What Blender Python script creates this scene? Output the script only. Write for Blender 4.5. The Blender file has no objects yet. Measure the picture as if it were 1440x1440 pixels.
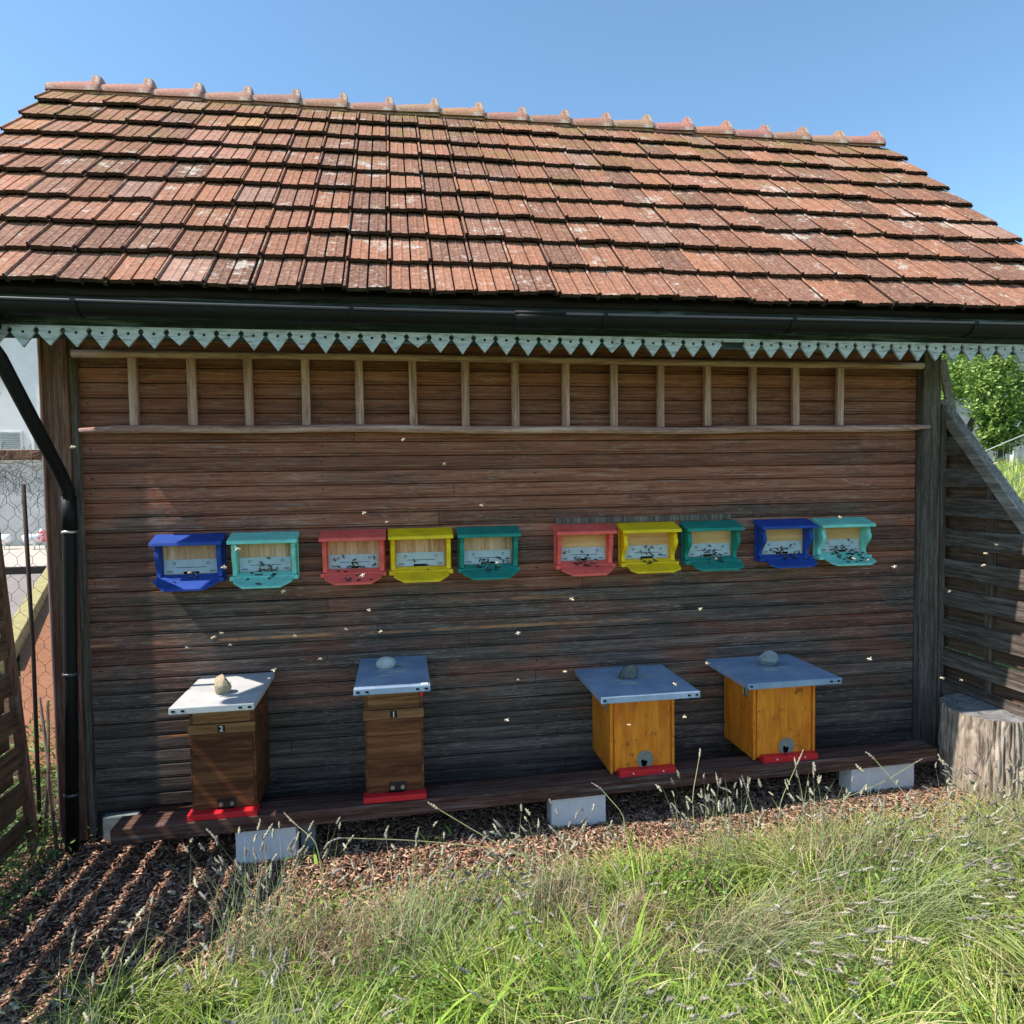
import bpy, bmesh, math, random
import numpy as np
from mathutils import Vector, Matrix
random.seed(7); RNG = np.random.default_rng(7)
R = math.radians
sc = bpy.context.scene
COL = sc.collection

# ------------------------------------------------------------------ camera
CAM_POS = Vector((1.4435, -3.45, 1.60)); YAW, PITCH, ROLL, FPX = .1607, .04697, -.01442, 966.06
cyw, syw = math.cos(YAW), math.sin(YAW)
fw = Vector((syw*math.cos(PITCH), cyw*math.cos(PITCH), -math.sin(PITCH)))
rt = Vector((cyw, -syw, 0)); up = rt.cross(fw)
cr, sr = math.cos(ROLL), math.sin(ROLL)
rt2 = cr*rt + sr*up; up2 = -sr*rt + cr*up
cam = bpy.data.cameras.new('camera'); co = bpy.data.objects.new('camera', cam); COL.objects.link(co)
cam.sensor_width = 36; cam.lens = 36*FPX/1440; cam.clip_start = .05; cam.clip_end = 2000
M4 = Matrix.Identity(4)
for i in range(3):
    M4[i][0] = rt2[i]; M4[i][1] = up2[i]; M4[i][2] = -fw[i]; M4[i][3] = CAM_POS[i]
co.matrix_world = M4
sc.camera = co

# ------------------------------------------------------------------ world and sun
SUNV = Vector((-.765, -.113, 1)).normalized()
EL = math.asin(SUNV.z)
w = bpy.data.worlds.new('World'); sc.world = w; w.use_nodes = True
nt = w.node_tree; bg = nt.nodes['Background']
sky = nt.nodes.new('ShaderNodeTexSky'); sky.sky_type = 'NISHITA'; sky.sun_disc = False
sky.sun_elevation = EL; sky.sun_rotation = math.atan2(SUNV.x, SUNV.y)
sky.air_density = 1.0; sky.dust_density = .25; sky.ozone_density = 2.6; sky.altitude = 200
wb = nt.nodes.new('ShaderNodeMix'); wb.data_type = 'RGBA'; wb.blend_type = 'MULTIPLY'; wb.inputs[0].default_value = 1; wb.inputs[7].default_value = (.83, .955, .93, 1)
nt.links.new(sky.outputs[0], wb.inputs[6]); nt.links.new(wb.outputs[2], bg.inputs[0]); bg.inputs[1].default_value = .15
sl = bpy.data.lights.new('sun', 'SUN'); sl.energy = 3.8; sl.angle = R(.53); sl.color = (1, .94, .84)
so = bpy.data.objects.new('sun', sl); COL.objects.link(so)
so.rotation_euler = (-SUNV).to_track_quat('-Z', 'Y').to_euler(); so.location = (-4, -2, 8)
sc.view_settings.view_transform = 'Standard'; sc.view_settings.look = 'None'
sc.view_settings.exposure = .84; sc.view_settings.gamma = 1
sc.render.engine = 'CYCLES'
sc.cycles.max_bounces = 8; sc.cycles.diffuse_bounces = 4; sc.cycles.transparent_max_bounces = 12

# ------------------------------------------------------------------ helpers
def tag(o, label=None, cat=None, group=None, kind=None):
    if label: o['label'] = label
    if cat: o['category'] = cat
    if group: o['group'] = group
    if kind: o['kind'] = kind
    return o
def empty(name, loc=(0, 0, 0), rz=0, rot=None):
    o = bpy.data.objects.new(name, None); COL.objects.link(o)
    o.empty_display_size = .1; o.location = loc; o.rotation_euler = rot or (0, 0, rz); return o
class MB:
    def __init__(s): s.v = []; s.f = []; s.m = []; s.c = []; s.col = None; s.mi = 0; s.dirt = {}
    def add(s, vs, fs):
        b = len(s.v); s.v += [tuple(v) for v in vs]; s.c += [s.col or (1, 1, 1)]*len(vs)
        for f in fs: s.f.append(tuple(b+i for i in f)); s.m.append(s.mi)
        return s
    def box(s, x0, x1, y0, y1, z0, z1, M=None):
        v = [Vector((x, y, z)) for z in (z0, z1) for y in (y0, y1) for x in (x0, x1)]
        if M is not None: v = [M @ a for a in v]
        return s.add(v, [(0, 2, 3, 1), (4, 5, 7, 6), (0, 1, 5, 4), (2, 6, 7, 3), (0, 4, 6, 2), (1, 3, 7, 5)])
    def bar(s, p0, p1, wd, ht, upv=(0, 0, 1)):      # rectangular bar from p0 to p1
        p0, p1 = Vector(p0), Vector(p1); d = (p1-p0).normalized()
        a = d.cross(Vector(upv)).normalized(); b = a.cross(d)
        v = [p+a*wd/2*i+b*ht/2*j for p in (p0, p1) for j in (-1, 1) for i in (-1, 1)]
        return s.add(v, [(0, 2, 3, 1), (4, 5, 7, 6), (0, 1, 5, 4), (2, 6, 7, 3), (0, 4, 6, 2), (1, 3, 7, 5)])
    def tube(s, pts, r, n=10, cap=True):
        pts = [Vector(p) for p in pts]; rings = []
        rr = r if isinstance(r, (list, tuple)) else [r]*len(pts)
        ref = None
        for i, p in enumerate(pts):
            d = (pts[min(i+1, len(pts)-1)]-pts[max(i-1, 0)]).normalized()
            if ref is None: ref = Vector((0, 0, 1)) if abs(d.z) < .9 else Vector((1, 0, 0))
            a = d.cross(ref).normalized(); b = a.cross(d); ref = b
            rings.append([p+(a*math.cos(t)+b*math.sin(t))*rr[i] for t in [2*math.pi*k/n for k in range(n)]])
        v = [q for g in rings for q in g]
        f = [(i*n+k, i*n+(k+1) % n, (i+1)*n+(k+1) % n, (i+1)*n+k) for i in range(len(pts)-1) for k in range(n)]
        if cap: f += [tuple(range(n))[::-1], tuple((len(pts)-1)*n+k for k in range(n))]
        return s.add(v, f)
    def prism(s, prof, to3, t0, t1):                # prof 2-D outline; to3(u, v, t) -> 3-D
        n = len(prof); v = [to3(a, b, t0) for a, b in prof]+[to3(a, b, t1) for a, b in prof]
        return s.add(v, [tuple(range(n))[::-1], tuple(range(n, 2*n))]+[(i, (i+1) % n, n+(i+1) % n, n+i) for i in range(n)])
    def disc(s, c, nrm, r, h, n=14):
        c = Vector(c); nrm = Vector(nrm).normalized(); return s.tube([c, c+nrm*h], r, n)
    def build(s, name, mats, parent=None, smooth=False, bevel=0, fix=True, seg=2):
        me = bpy.data.meshes.new(name); me.from_pydata(s.v, [], s.f)
        if not isinstance(mats, (list, tuple)): mats = [mats]
        for m in mats: me.materials.append(m)
        if len(mats) > 1: me.polygons.foreach_set('material_index', s.m)
        if s.col:
            ca = me.color_attributes.new('tint', 'FLOAT_COLOR', 'POINT')
            ca.data.foreach_set('color', [q for c in s.c for q in (c[0], c[1], c[2], 1)])
        if s.dirt:
            at = me.attributes.new('dirt', 'FLOAT', 'POINT'); d = [0.]*len(s.v)
            for i_, q_ in s.dirt.items(): d[i_] = q_
            at.data.foreach_set('value', d)
        if fix:
            bm = bmesh.new(); bm.from_mesh(me); bmesh.ops.recalc_face_normals(bm, faces=bm.faces); bm.to_mesh(me); bm.free()
        if smooth: me.polygons.foreach_set('use_smooth', [True]*len(me.polygons))
        me.update()
        o = bpy.data.objects.new(name, me); COL.objects.link(o)
        if parent: o.parent = parent
        if bevel:
            b = o.modifiers.new('bevel', 'BEVEL'); b.width = bevel; b.segments = seg; b.limit_method = 'ANGLE'; b.angle_limit = R(40)
        return o
def npmesh(name, V, F, C, mat, parent=None, smooth=False):
    me = bpy.data.meshes.new(name); V = np.asarray(V, np.float32); F = np.asarray(F, np.int32); k = F.shape[1]
    me.vertices.add(len(V)); me.vertices.foreach_set('co', V.ravel())
    me.loops.add(F.size); me.loops.foreach_set('vertex_index', F.ravel())
    me.polygons.add(len(F)); me.polygons.foreach_set('loop_start', np.arange(0, F.size, k, dtype=np.int32))
    me.polygons.foreach_set('loop_total', np.full(len(F), k, dtype=np.int32))
    if smooth: me.polygons.foreach_set('use_smooth', np.ones(len(F), bool))
    me.update(calc_edges=True)
    if C is not None:
        ca = me.color_attributes.new('tint', 'FLOAT_COLOR', 'POINT')
        ca.data.foreach_set('color', np.concatenate([C, np.ones((len(C), 1))], 1).astype(np.float32).ravel())
    me.materials.append(mat)
    o = bpy.data.objects.new(name, me); COL.objects.link(o)
    if parent: o.parent = parent
    return o
def copy_tree(o, parent=None):
    c = o.copy(); COL.objects.link(c); c.parent = parent
    for ch in [x for x in COL.objects if x.parent == o]: copy_tree(ch, c)
    return c

# ------------------------------------------------------------------ materials
class NT:
    def __init__(s, name):
        s.m = bpy.data.materials.new(name); s.m.use_nodes = True; s.t = s.m.node_tree
        s.b = s.t.nodes['Principled BSDF']
    def n(s, typ, **kw):
        o = s.t.nodes.new('ShaderNode'+typ)
        for k, v in kw.items():
            if k in o.inputs: o.inputs[k].default_value = v
            else: setattr(o, k, v)
        return o
    def l(s, a, b): s.t.links.new(a, b)
    def coord(s, scale=(1, 1, 1), rnd=False):
        tc = s.n('TexCoord'); mp = s.n('Mapping'); mp.inputs['Scale'].default_value = scale
        s.l(tc.outputs['Object'], mp.inputs['Vector'])
        if rnd:
            oi = s.n('ObjectInfo'); cx = s.n('CombineXYZ'); mu = s.n('Math', operation='MULTIPLY'); mu.inputs[1].default_value = 37.
            s.l(oi.outputs['Random'], mu.inputs[0]); [s.l(mu.outputs[0], cx.inputs[i]) for i in range(3)]
            s.l(cx.outputs[0], mp.inputs['Location'])
        return mp.outputs[0]
    def noise(s, vec, scale, detail=5, rough=.6, dist=0):
        o = s.n('TexNoise'); o.inputs['Scale'].default_value = scale; o.inputs['Detail'].default_value = detail
        o.inputs['Roughness'].default_value = rough; o.inputs['Distortion'].default_value = dist
        s.l(vec, o.inputs['Vector']); return o.outputs['Fac']
    def ramp(s, fac, stops):
        o = s.n('ValToRGB'); e = o.color_ramp.elements
        while len(e) < len(stops): e.new(.5)
        for q, (p, c) in zip(e, stops):
            q.position = p; q.color = (c, c, c, 1) if isinstance(c, (int, float)) else (*c, 1)
        s.l(fac, o.inputs[0]); return o.outputs[0]
    def mix(s, fac, a, b, mode='MIX'):
        o = s.n('Mix', data_type='RGBA', blend_type=mode)
        for v, i in ((fac, 0), (a, 6), (b, 7)):
            if isinstance(v, (int, float)): o.inputs[i].default_value = v
            elif isinstance(v, tuple): o.inputs[i].default_value = (*v, 1)
            else: s.l(v, o.inputs[i])
        return o.outputs[2]
    def math(s, op, a, b=0.):
        o = s.n('Math', operation=op)
        for v, i in ((a, 0), (b, 1)):
            if isinstance(v, (int, float)): o.inputs[i].default_value = v
            else: s.l(v, o.inputs[i])
        return o.outputs[0]
    def tint(s): o = s.n('Attribute'); o.attribute_name = 'tint'; return o.outputs['Color']
    def out(s, color, rough=.7, bump=None, bs=.3, bd=.002, spec=.3, metal=0):
        if isinstance(color, tuple): s.b.inputs['Base Color'].default_value = (*color, 1)
        else: s.l(color, s.b.inputs['Base Color'])
        if isinstance(rough, (int, float)): s.b.inputs['Roughness'].default_value = rough
        else: s.l(rough, s.b.inputs['Roughness'])
        s.b.inputs['Specular IOR Level'].default_value = spec; s.b.inputs['Metallic'].default_value = metal
        if bump is not None:
            bp = s.n('Bump'); bp.inputs['Strength'].default_value = bs; bp.inputs['Distance'].default_value = bd
            s.l(bump, bp.inputs['Height']); s.l(bp.outputs[0], s.b.inputs['Normal'])
        return s.m
def wood(name, dark, mid, light, axis='X', grain=1., rough=.75, rnd=True, peel=None, spec=.25):
    k = NT(name); sc_ = {'X': (1.2, 30, 30), 'Y': (30, 1.2, 30), 'Z': (30, 30, 1.2)}[axis]
    sc_ = tuple(q*grain for q in sc_)
    v = k.coord(sc_, rnd); v2 = k.coord(tuple(q*.16 for q in sc_), rnd)
    n1 = k.noise(v, 2.2, 7, .65, .4); n2 = k.noise(v2, 2.5, 4, .6, .6)
    c = k.ramp(n1, [(.37, dark), (.5, mid), (.64, light)])
    c = k.mix(k.ramp(n2, [(.42, 0), (.62, .6)]), c, dark)
    fk = k.noise(k.coord(tuple(q*(3.2 if q > 5*grain else 6) for q in sc_), rnd), 1.8, 5, .75)
    c = k.mix(k.ramp(fk, [(.54, 0), (.62, .55)]), c, light); c = k.mix(k.ramp(fk, [(.38, .6), (.46, 0)]), c, dark)
    if peel:
        n3 = k.noise(k.coord(tuple(q*.5 for q in sc_), rnd), 3.1, 8, .75, .2)
        c = k.mix(k.ramp(n3, [(.54, 0), (.62, .75)]), c, peel)
    return k.out(c, rough, n1, .45, .002, spec)
def paint(name, col, wear=(.3, .3, .3), rough=.45, amt=.62, dirt=.75):
    k = NT(name); v = k.coord((1, 1, 1), True)
    n = k.noise(v, 9, 8, .7); n2 = k.noise(v, 60, 4, .6)
    c = k.mix(k.ramp(n, [(.38, 0), (.6, 1)]), tuple(q*dirt for q in col), col)
    c = k.mix(k.ramp(k.noise(v, 35, 9, .8), [(amt-.09, 0), (amt-.06, .8)]), c, wear)
    return k.out(c, k.ramp(n, [(.3, rough+.15), (.7, rough)]), n2, .15, .001, .4)

# weathered cladding: red-brown stain above, worn to grey-black towards the splash zone
def m_siding():
    k = NT('stained_siding'); tc = k.n('TexCoord'); sp = k.n('SeparateXYZ'); k.l(tc.outputs['Object'], sp.inputs[0])
    v = k.coord((1.1, 8, 34)); vb = k.coord((.55, 1, 2.2)); vs = k.coord((.5, 1, 9))
    n1 = k.noise(v, 2.3, 8, .7, .5); n2 = k.noise(vb, 2.1, 4, .55, .4); n3 = k.noise(vs, 2.7, 6, .7)
    hz = k.math('ADD', k.math('MULTIPLY', sp.outputs[2], .5), k.math('MULTIPLY', k.math('SUBTRACT', n2, .5), 1.7))
    hz = k.math('ADD', hz, k.math('MULTIPLY', k.math('SUBTRACT', n3, .5), .7))
    tn = k.tint(); st = k.n('SeparateColor'); k.l(tn, st.inputs[0])
    hz = k.math('ADD', hz, k.math('MULTIPLY', k.math('SUBTRACT', st.outputs[0], .5), .13))
    red = k.ramp(n1, [(.34, (.13, .040, .024)), (.5, (.275, .088, .050)), (.68, (.40, .165, .105))])
    gry = k.ramp(n1, [(.33, (.034, .026, .023)), (.5, (.098, .069, .055)), (.69, (.21, .158, .128))])
    c = k.mix(k.ramp(hz, [(.30, 0), (.44, .35), (.72, 1)]), gry, red)
    n4 = k.noise(k.coord((.8, 5, 22)), 3.4, 9, .78, .3)
    c = k.mix(k.ramp(n4, [(.55, 0), (.63, .6)]), c, (.34, .28, .255))
    n5 = k.noise(k.coord((.35, 1, 7)), 3.1, 5, .7)
    c = k.mix(k.ramp(n5, [(.63, 0), (.66, .7)]), c, (.42, .15, .06))
    fl = k.noise(k.coord((9, 3, 95)), 1.6, 6, .75, .3); fz = k.noise(k.coord((1.2, 1, 1.6)), 2.4, 3, .5)
    c = k.mix(k.math('MULTIPLY', k.ramp(fl, [(.545, 0), (.61, .55)]), k.ramp(fz, [(.42, .15), (.58, 1)])), c, (.46, .35, .30))
    dk = k.noise(k.coord((2.4, 1, 16)), 2.2, 7, .72, .4); c = k.mix(k.ramp(dk, [(.54, 0), (.64, .5)]), c, (.04, .028, .023))
    # long bare streak where the stain has split off
    wz = k.math('ADD', sp.outputs[2], k.math('MULTIPLY', k.math('SUBTRACT', k.noise(k.coord((3, 1, 1)), 2, 4, .6), .5), .012))
    band = k.math('MULTIPLY', k.math('LESS_THAN', k.math('ABSOLUTE', k.math('SUBTRACT', wz, .852)), .0065), k.math('LESS_THAN', sp.outputs[0], 2.75))
    band = k.math('MULTIPLY', band, k.ramp(k.noise(k.coord((2.2, 1, 8)), 2, 5, .7), [(.42, 0), (.56, .65)]))
    c = k.mix(band, c, (.62, .24, .09))
    c = k.mix(1, c, k.ramp(st.outputs[1], [(0, .72), (1, 1.22)]), 'MULTIPLY')
    hh = k.math('ADD', n1, k.math('MULTIPLY', fl, .6))
    return k.out(c, k.ramp(n1, [(.2, .85), (.8, .6)]), hh, .7, .003, .35)
M = {}
M['siding'] = m_siding()
M['post'] = wood('stained_post', (.085, .036, .025), (.19, .08, .052), (.27, .14, .10), 'Z', peel=(.27, .2, .17))
M['post_grey'] = wood('weathered_post', (.06, .046, .04), (.14, .105, .088), (.26, .21, .185), 'Z')
M['ladder'] = wood('old_ladder_wood', (.27, .14, .115), (.54, .30, .26), (.70, .47, .43), 'Z')
M['ladder_rail'] = wood('old_ladder_rail', (.24, .12, .10), (.54, .295, .25), (.70, .48, .43), 'X')
M['plank'] = wood('plank_wood', (.042, .02, .014), (.118, .052, .036), (.20, .11, .082), 'X', peel=(.2, .17, .155))
M['fenceboard'] = wood('fence_board', (.045, .034, .028), (.11, .08, .064), (.22, .18, .15), 'Y', peel=(.2, .19, .18))
M['fenceboard_b'] = wood('fence_board_brown', (.06, .033, .022), (.15, .083, .052), (.25, .16, .11), 'Y')
M['fence_tan'] = wood('fence_board_tan', (.06, .035, .02), (.14, .08, .045), (.24, .15, .09), 'Y')
M['greybeam'] = wood('grey_beam', (.13, .105, .09), (.25, .21, .185), (.40, .35, .32), 'Y')
M['batten'] = wood('fence_batten', (.06, .04, .03), (.13, .09, .068), (.22, .17, .14), 'Z')
M['soffit'] = wood('soffit_wood', (.012, .010, .009), (.025, .02, .018), (.05, .04, .035), 'X')
M['fascia'] = wood('green_black_fascia', (.012, .017, .016), (.026, .036, .034), (.06, .08, .075), 'X', peel=(.16, .2, .19))
def m_trim():
    k = NT('flaking_trim_paint'); v = k.coord((4, 20, 26)); n = k.noise(v, 3, 9, .75, .3)
    c = k.ramp(n, [(.36, (.20, .205, .215)), (.50, (.48, .49, .52)), (.72, (.62, .63, .66))])
    return k.out(c, .7, n, .4, .002)
M['trim'] = m_trim()
M['black'] = NT('black_plastic').out((.0065, .0062, .0075), .58, spec=.25)
M['lip'] = NT('gutter_lip').out((.05, .047, .055), .4, spec=.5)
M['iron'] = NT('rusty_iron').out((.035, .022, .018), .75)
def m_tile():
    k = NT('clay_tile'); v = k.coord(); tn = k.tint()
    n1 = k.noise(v, 14, 8, .7); n2 = k.noise(v, 55, 5, .7); n3 = k.noise(v, 5, 6, .7)
    c = k.mix(k.ramp(n1, [(.35, .0), (.75, .6)]), tn, (.16, .085, .065))
    c = k.mix(k.ramp(n2, [(.50, 0), (.66, .6)]), c, (.44, .27, .175))
    n9 = k.noise(v, 130, 3, .6); c = k.mix(k.ramp(n9, [(.58, 0), (.66, .55)]), c, (.14, .085, .07))
    lw = k.math('ADD', k.math('MULTIPLY', n3, .55), k.math('MULTIPLY', k.noise(v, 26, 7, .75), .45))
    c = k.mix(k.ramp(lw, [(.555, 0), (.60, .75)]), c, (.56, .50, .42))
    gm = k.math('ADD', k.math('MULTIPLY', k.noise(k.coord((1.1, 2, 2)), 3.3, 6, .7), .6), k.math('MULTIPLY', n2, .4))
    tc = k.n('TexCoord'); sp = k.n('SeparateXYZ'); k.l(tc.outputs['Object'], sp.inputs[0])
    hi = k.math('MULTIPLY', k.math('SUBTRACT', sp.outputs[2], 3.0), .10)
    c = k.mix(k.ramp(k.math('ADD', gm, hi), [(.55, 0), (.68, .75)]), c, (.235, .17, .045))
    k2 = k.ramp(n2, [(.25, .62), (.6, 1.1)])
    c = k.mix(1, c, k2, 'MULTIPLY')
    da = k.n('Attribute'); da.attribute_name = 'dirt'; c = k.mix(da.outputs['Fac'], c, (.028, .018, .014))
    return k.out(c, .85, n2, .5, .003, .2)
M['tile'] = m_tile()
M['concrete'] = NT('x').m
def m_simple(name, a, b, scale, rough=.85, bs=.4, bd=.003):
    k = NT(name); v = k.coord((1, 1, 1), True); n = k.noise(v, scale, 8, .7)
    return k.out(k.ramp(n, [(.3, a), (.7, b)]), rough, n, bs, bd, .2)
M['concrete'] = m_simple('rough_concrete', (.15, .17, .17), (.32, .34, .33), 14)
M['white_block'] = m_simple('aerated_block', (.74, .74, .74), (.84, .84, .84), 30, .9, .25, .002)
M['plaster'] = m_simple('white_plaster', (.68, .65, .62), (.80, .77, .74), 3, .9, .1)
M['plaster_grey'] = m_simple('grey_plaster', (.40, .40, .38), (.54, .53, .50), 3, .9, .1)
def m_hole():
    return NT('dark_hole').out((.006, .005, .005), .9, spec=.1)
M['hole'] = m_hole()
PC = dict(navy=(.014, .065, .36), turq=(.26, .72, .60), coral=(.98, .135, .10), yellow=(1.0, .63, .004), green=(.012, .26, .20))
for n_, c_ in PC.items(): M[n_] = paint(n_+'_paint', c_, tuple(min(1, q*.5+.10) for q in c_), .55, .685, .74)
M['ply'] = wood('plywood_insert', (.42, .20, .10), (.74, .42, .25), (.88, .58, .40), 'Z', .6, .6)
M['ply_new'] = wood('varnished_insert', (.58, .30, .12), (.72, .40, .17), (.80, .48, .24), 'X', .5, .5)
M['zinc'] = m_simple('galvanised_strip', (.42, .48, .53), (.56, .62, .67), 40, .5, .1)
def m_lid():
    k = NT('zinc_lid'); v = k.coord((1, 1, 1), True); n = k.noise(v, 7, 8, .7)
    c = k.ramp(n, [(.4, (.225, .30, .42)), (.6, (.32, .40, .52))])
    n2 = k.noise(v, 120, 4, .6); c = k.mix(k.ramp(n2, [(.6, 0), (.75, .3)]), c, (.45, .48, .5))
    return k.out(c, .62, n2, .1, .001, .4)
M['lid'] = m_lid()
M['lid_mark'] = m_simple('bird_lime', (.38, .40, .37), (.55, .56, .52), 60, .9)
M['hive_brown'] = wood('linseed_hive_wood', (.065, .020, .009), (.165, .054, .021), (.26, .105, .045), 'X', .5, .5)
M['hive_brown_light'] = wood('linseed_hive_trim', (.13, .055, .024), (.28, .12, .05), (.38, .19, .09), 'X', .6, .5)
def m_orange():
    k = NT('orange_glaze'); v = k.coord((9, 9, 1.5), True); n = k.noise(v, 3, 7, .65, .4)
    c = k.ramp(n, [(.38, (.68, .17, .010)), (.62, (.92, .30, .020))])
    n2 = k.noise(k.coord((1, 1, 1), True), 22, 6, .8)
    c = k.mix(k.ramp(n2, [(.575, 0), (.63, .75)]), c, (.19, .06, .012))
    return k.out(c, .5, n, .2, .001, .4)
M['hive_orange'] = m_orange()
M['red'] = paint('signal_red', (.75, .022, .03), (.45, .07, .07), .4, .72, .85)
M['metal'] = NT('bright_metal').out((.55, .55, .53), .35, spec=.5, metal=.9)
M['digit'] = NT('digit_white').out((.8, .8, .8), .5)
M['plate'] = NT('number_plate_black').out((.012, .012, .014), .5)
M['brass_mesh'] = m_simple('entrance_disc', (.17, .17, .15), (.34, .33, .29), 90, .5, .3)
def m_stone(name, a, b): return m_simple(name, a, b, 25, .85, .6, .004)
M['stone_tan'] = m_stone('tan_stone', (.34, .25, .15), (.56, .46, .32))
M['stone_pale'] = m_stone('pale_stone', (.42, .42, .40), (.58, .58, .55))
M['stone_grey'] = m_stone('grey_stone', (.17, .18, .17), (.36, .37, .35))
def m_attr(name, rough=.8, trans=0, spec=.2, bump=True):
    k = NT(name); tn = k.tint(); n = k.noise(k.coord(), 45, 4, .6)
    c = k.mix(1, tn, k.ramp(n, [(.3, .8), (.7, 1.15)]), 'MULTIPLY')
    m = k.out(c, rough, n if bump else None, .3, .002, spec)
    if trans:
        tr = k.n('BsdfTranslucent'); mx = k.n('MixShader'); mx.inputs[0].default_value = trans
        k.l(c, tr.inputs[0]); k.l(k.b.outputs[0], mx.inputs[1]); k.l(tr.outputs[0], mx.inputs[2])
        k.l(mx.outputs[0], k.t.nodes['Material Output'].inputs[0])
    return m
M['chips'] = m_attr('bark_chips', .85)
M['leaf'] = m_attr('leaves', .55, .3, .35, False)
M['blade'] = m_attr('grass_blades', .6, .25, .3, False)
M['flower'] = m_attr('lavender_spikes', .9, .1, .1, False)
def m_bark():
    k = NT('stump_bark'); v = k.coord((1, 1, .16)); n = k.noise(v, 30, 9, .72, .3); n2 = k.noise(k.coord(), 4, 4, .6)
    vo = k.n('TexVoronoi', feature='DISTANCE_TO_EDGE'); vo.inputs['Scale'].default_value = 24; k.l(k.coord((1, 1, .22)), vo.inputs['Vector'])
    c = k.ramp(n, [(.36, (.17, .12, .09)), (.5, (.45, .35, .275)), (.64, (.64, .53, .43))])
    c = k.mix(k.ramp(n2, [(.5, 0), (.7, .35)]), c, (.24, .20, .12))
    h = k.math('ADD', n, k.math('MULTIPLY', k.ramp(vo.outputs['Distance'], [(0, 0), (.18, 1)]), .5))
    return k.out(c, .9, h, 1, .012, .1)
M['bark'] = m_bark()
def m_cut():
    k = NT('stump_cut_face'); v = k.coord((1, 1, 1)); n = k.noise(v, 16, 9, .75); wv = k.n('TexWave', wave_type='RINGS', rings_direction='Z')
    wv.inputs['Scale'].default_value = 14; wv.inputs['Distortion'].default_value = 3; k.l(v, wv.inputs['Vector'])
    c = k.ramp(n, [(.35, (.13, .13, .135)), (.6, (.33, .31, .30)), (.8, (.50, .46, .42))])
    c = k.mix(.25, c, wv.outputs['Color'], 'MULTIPLY')
    return k.out(c, .9, n, .5, .004, .1)
M['cut'] = m_cut()
M['bee'] = NT('bee_body').out((.020, .012, .008), .6, spec=.2)
M['bee_fly'] = NT('bee_sunlit').out((.72, .56, .36), .5, spec=.5)  # pale body colour stands for sun on the flying bees
def m_wing():
    k = NT('bee_wing'); k.out((.85, .82, .75), .25, spec=.6)
    k.b.inputs['Alpha'].default_value = .35; return k.m
M['wing'] = m_wing()

# ------------------------------------------------------------------ ground
def gz(x, y):
    x = np.asarray(x, float); y = np.asarray(y, float)
    z = -.072+.014*np.clip(x, -1.5, 6)
    z = z+.012*np.sin(x*3.1+y*2.3)*np.sin(y*4.1+1)*np.exp(-((x-2)**2+(y+1)**2)/30)
    z = z+.05*np.clip((-y-.7)/.8, 0, 1)*np.clip((5-np.abs(x-2))/2, 0, 1)
    q = np.clip((x-5.6)/7.5, 0, 1)*np.clip((y+3)/4, 0, 1); z = z+1.62*q*q*(3-2*q)
    return z
def axis(dense0, dense1, step, far):
    a = list(np.arange(dense0, dense1, step)); d = step; p = dense1
    while p < far: a.append(p); d *= 1.35; p += d
    a.append(far); d = step; p = dense0-step*1.35; b = []
    while p > -far: b.append(p); d *= 1.35; p -= d
    b.append(-far); return np.array(b[::-1]+a)
def m_ground():
    k = NT('earth_and_meadow'); tc = k.n('TexCoord'); sp = k.n('SeparateXYZ'); k.l(tc.outputs['Object'], sp.inputs[0])
    v = k.coord(); n = k.noise(v, 30, 8, .75); n2 = k.noise(v, 1.2, 5, .6)
    soil = k.ramp(n, [(.3, (.035, .022, .016)), (.6, (.10, .06, .042)), (.8, (.2, .13, .09))])
    gr = k.ramp(n, [(.3, (.07, .11, .025)), (.55, (.16, .22, .055)), (.8, (.28, .32, .11))])
    gr = k.mix(k.ramp(n2, [(.4, 0), (.65, .5)]), gr, (.27, .26, .10))
    # mulch round the house, grass from y>3.5 or y<-1.0 or x>5.6
    a = k.math('GREATER_THAN', sp.outputs[1], 3.2); b = k.math('LESS_THAN', k.math('ADD', sp.outputs[1], k.math('MULTIPLY', n2, .4)), -1.0)
    c_ = k.math('GREATER_THAN', sp.outputs[0], 5.4)
    f = k.math('MAXIMUM', k.math('MAXIMUM', a, b), c_)
    return k.out(k.mix(f, soil, gr), .95, n, .8, .01, .1)
xs = axis(-2, 7, .06, 400); ys = axis(-4.6, 1.0, .06, 400)
GX, GY = np.meshgrid(xs, ys, indexing='ij'); GZ = gz(GX, GY)
V = np.stack([GX, GY, GZ], -1).reshape(-1, 3); nx, ny = len(xs), len(ys)
idx = np.arange(nx*ny).reshape(nx, ny)
F = np.stack([idx[:-1, :-1], idx[1:, :-1], idx[1:, 1:], idx[:-1, 1:]], -1).reshape(-1, 4)
tag(npmesh('ground', V, F, None, m_ground(), smooth=True), kind='structure')

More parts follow.
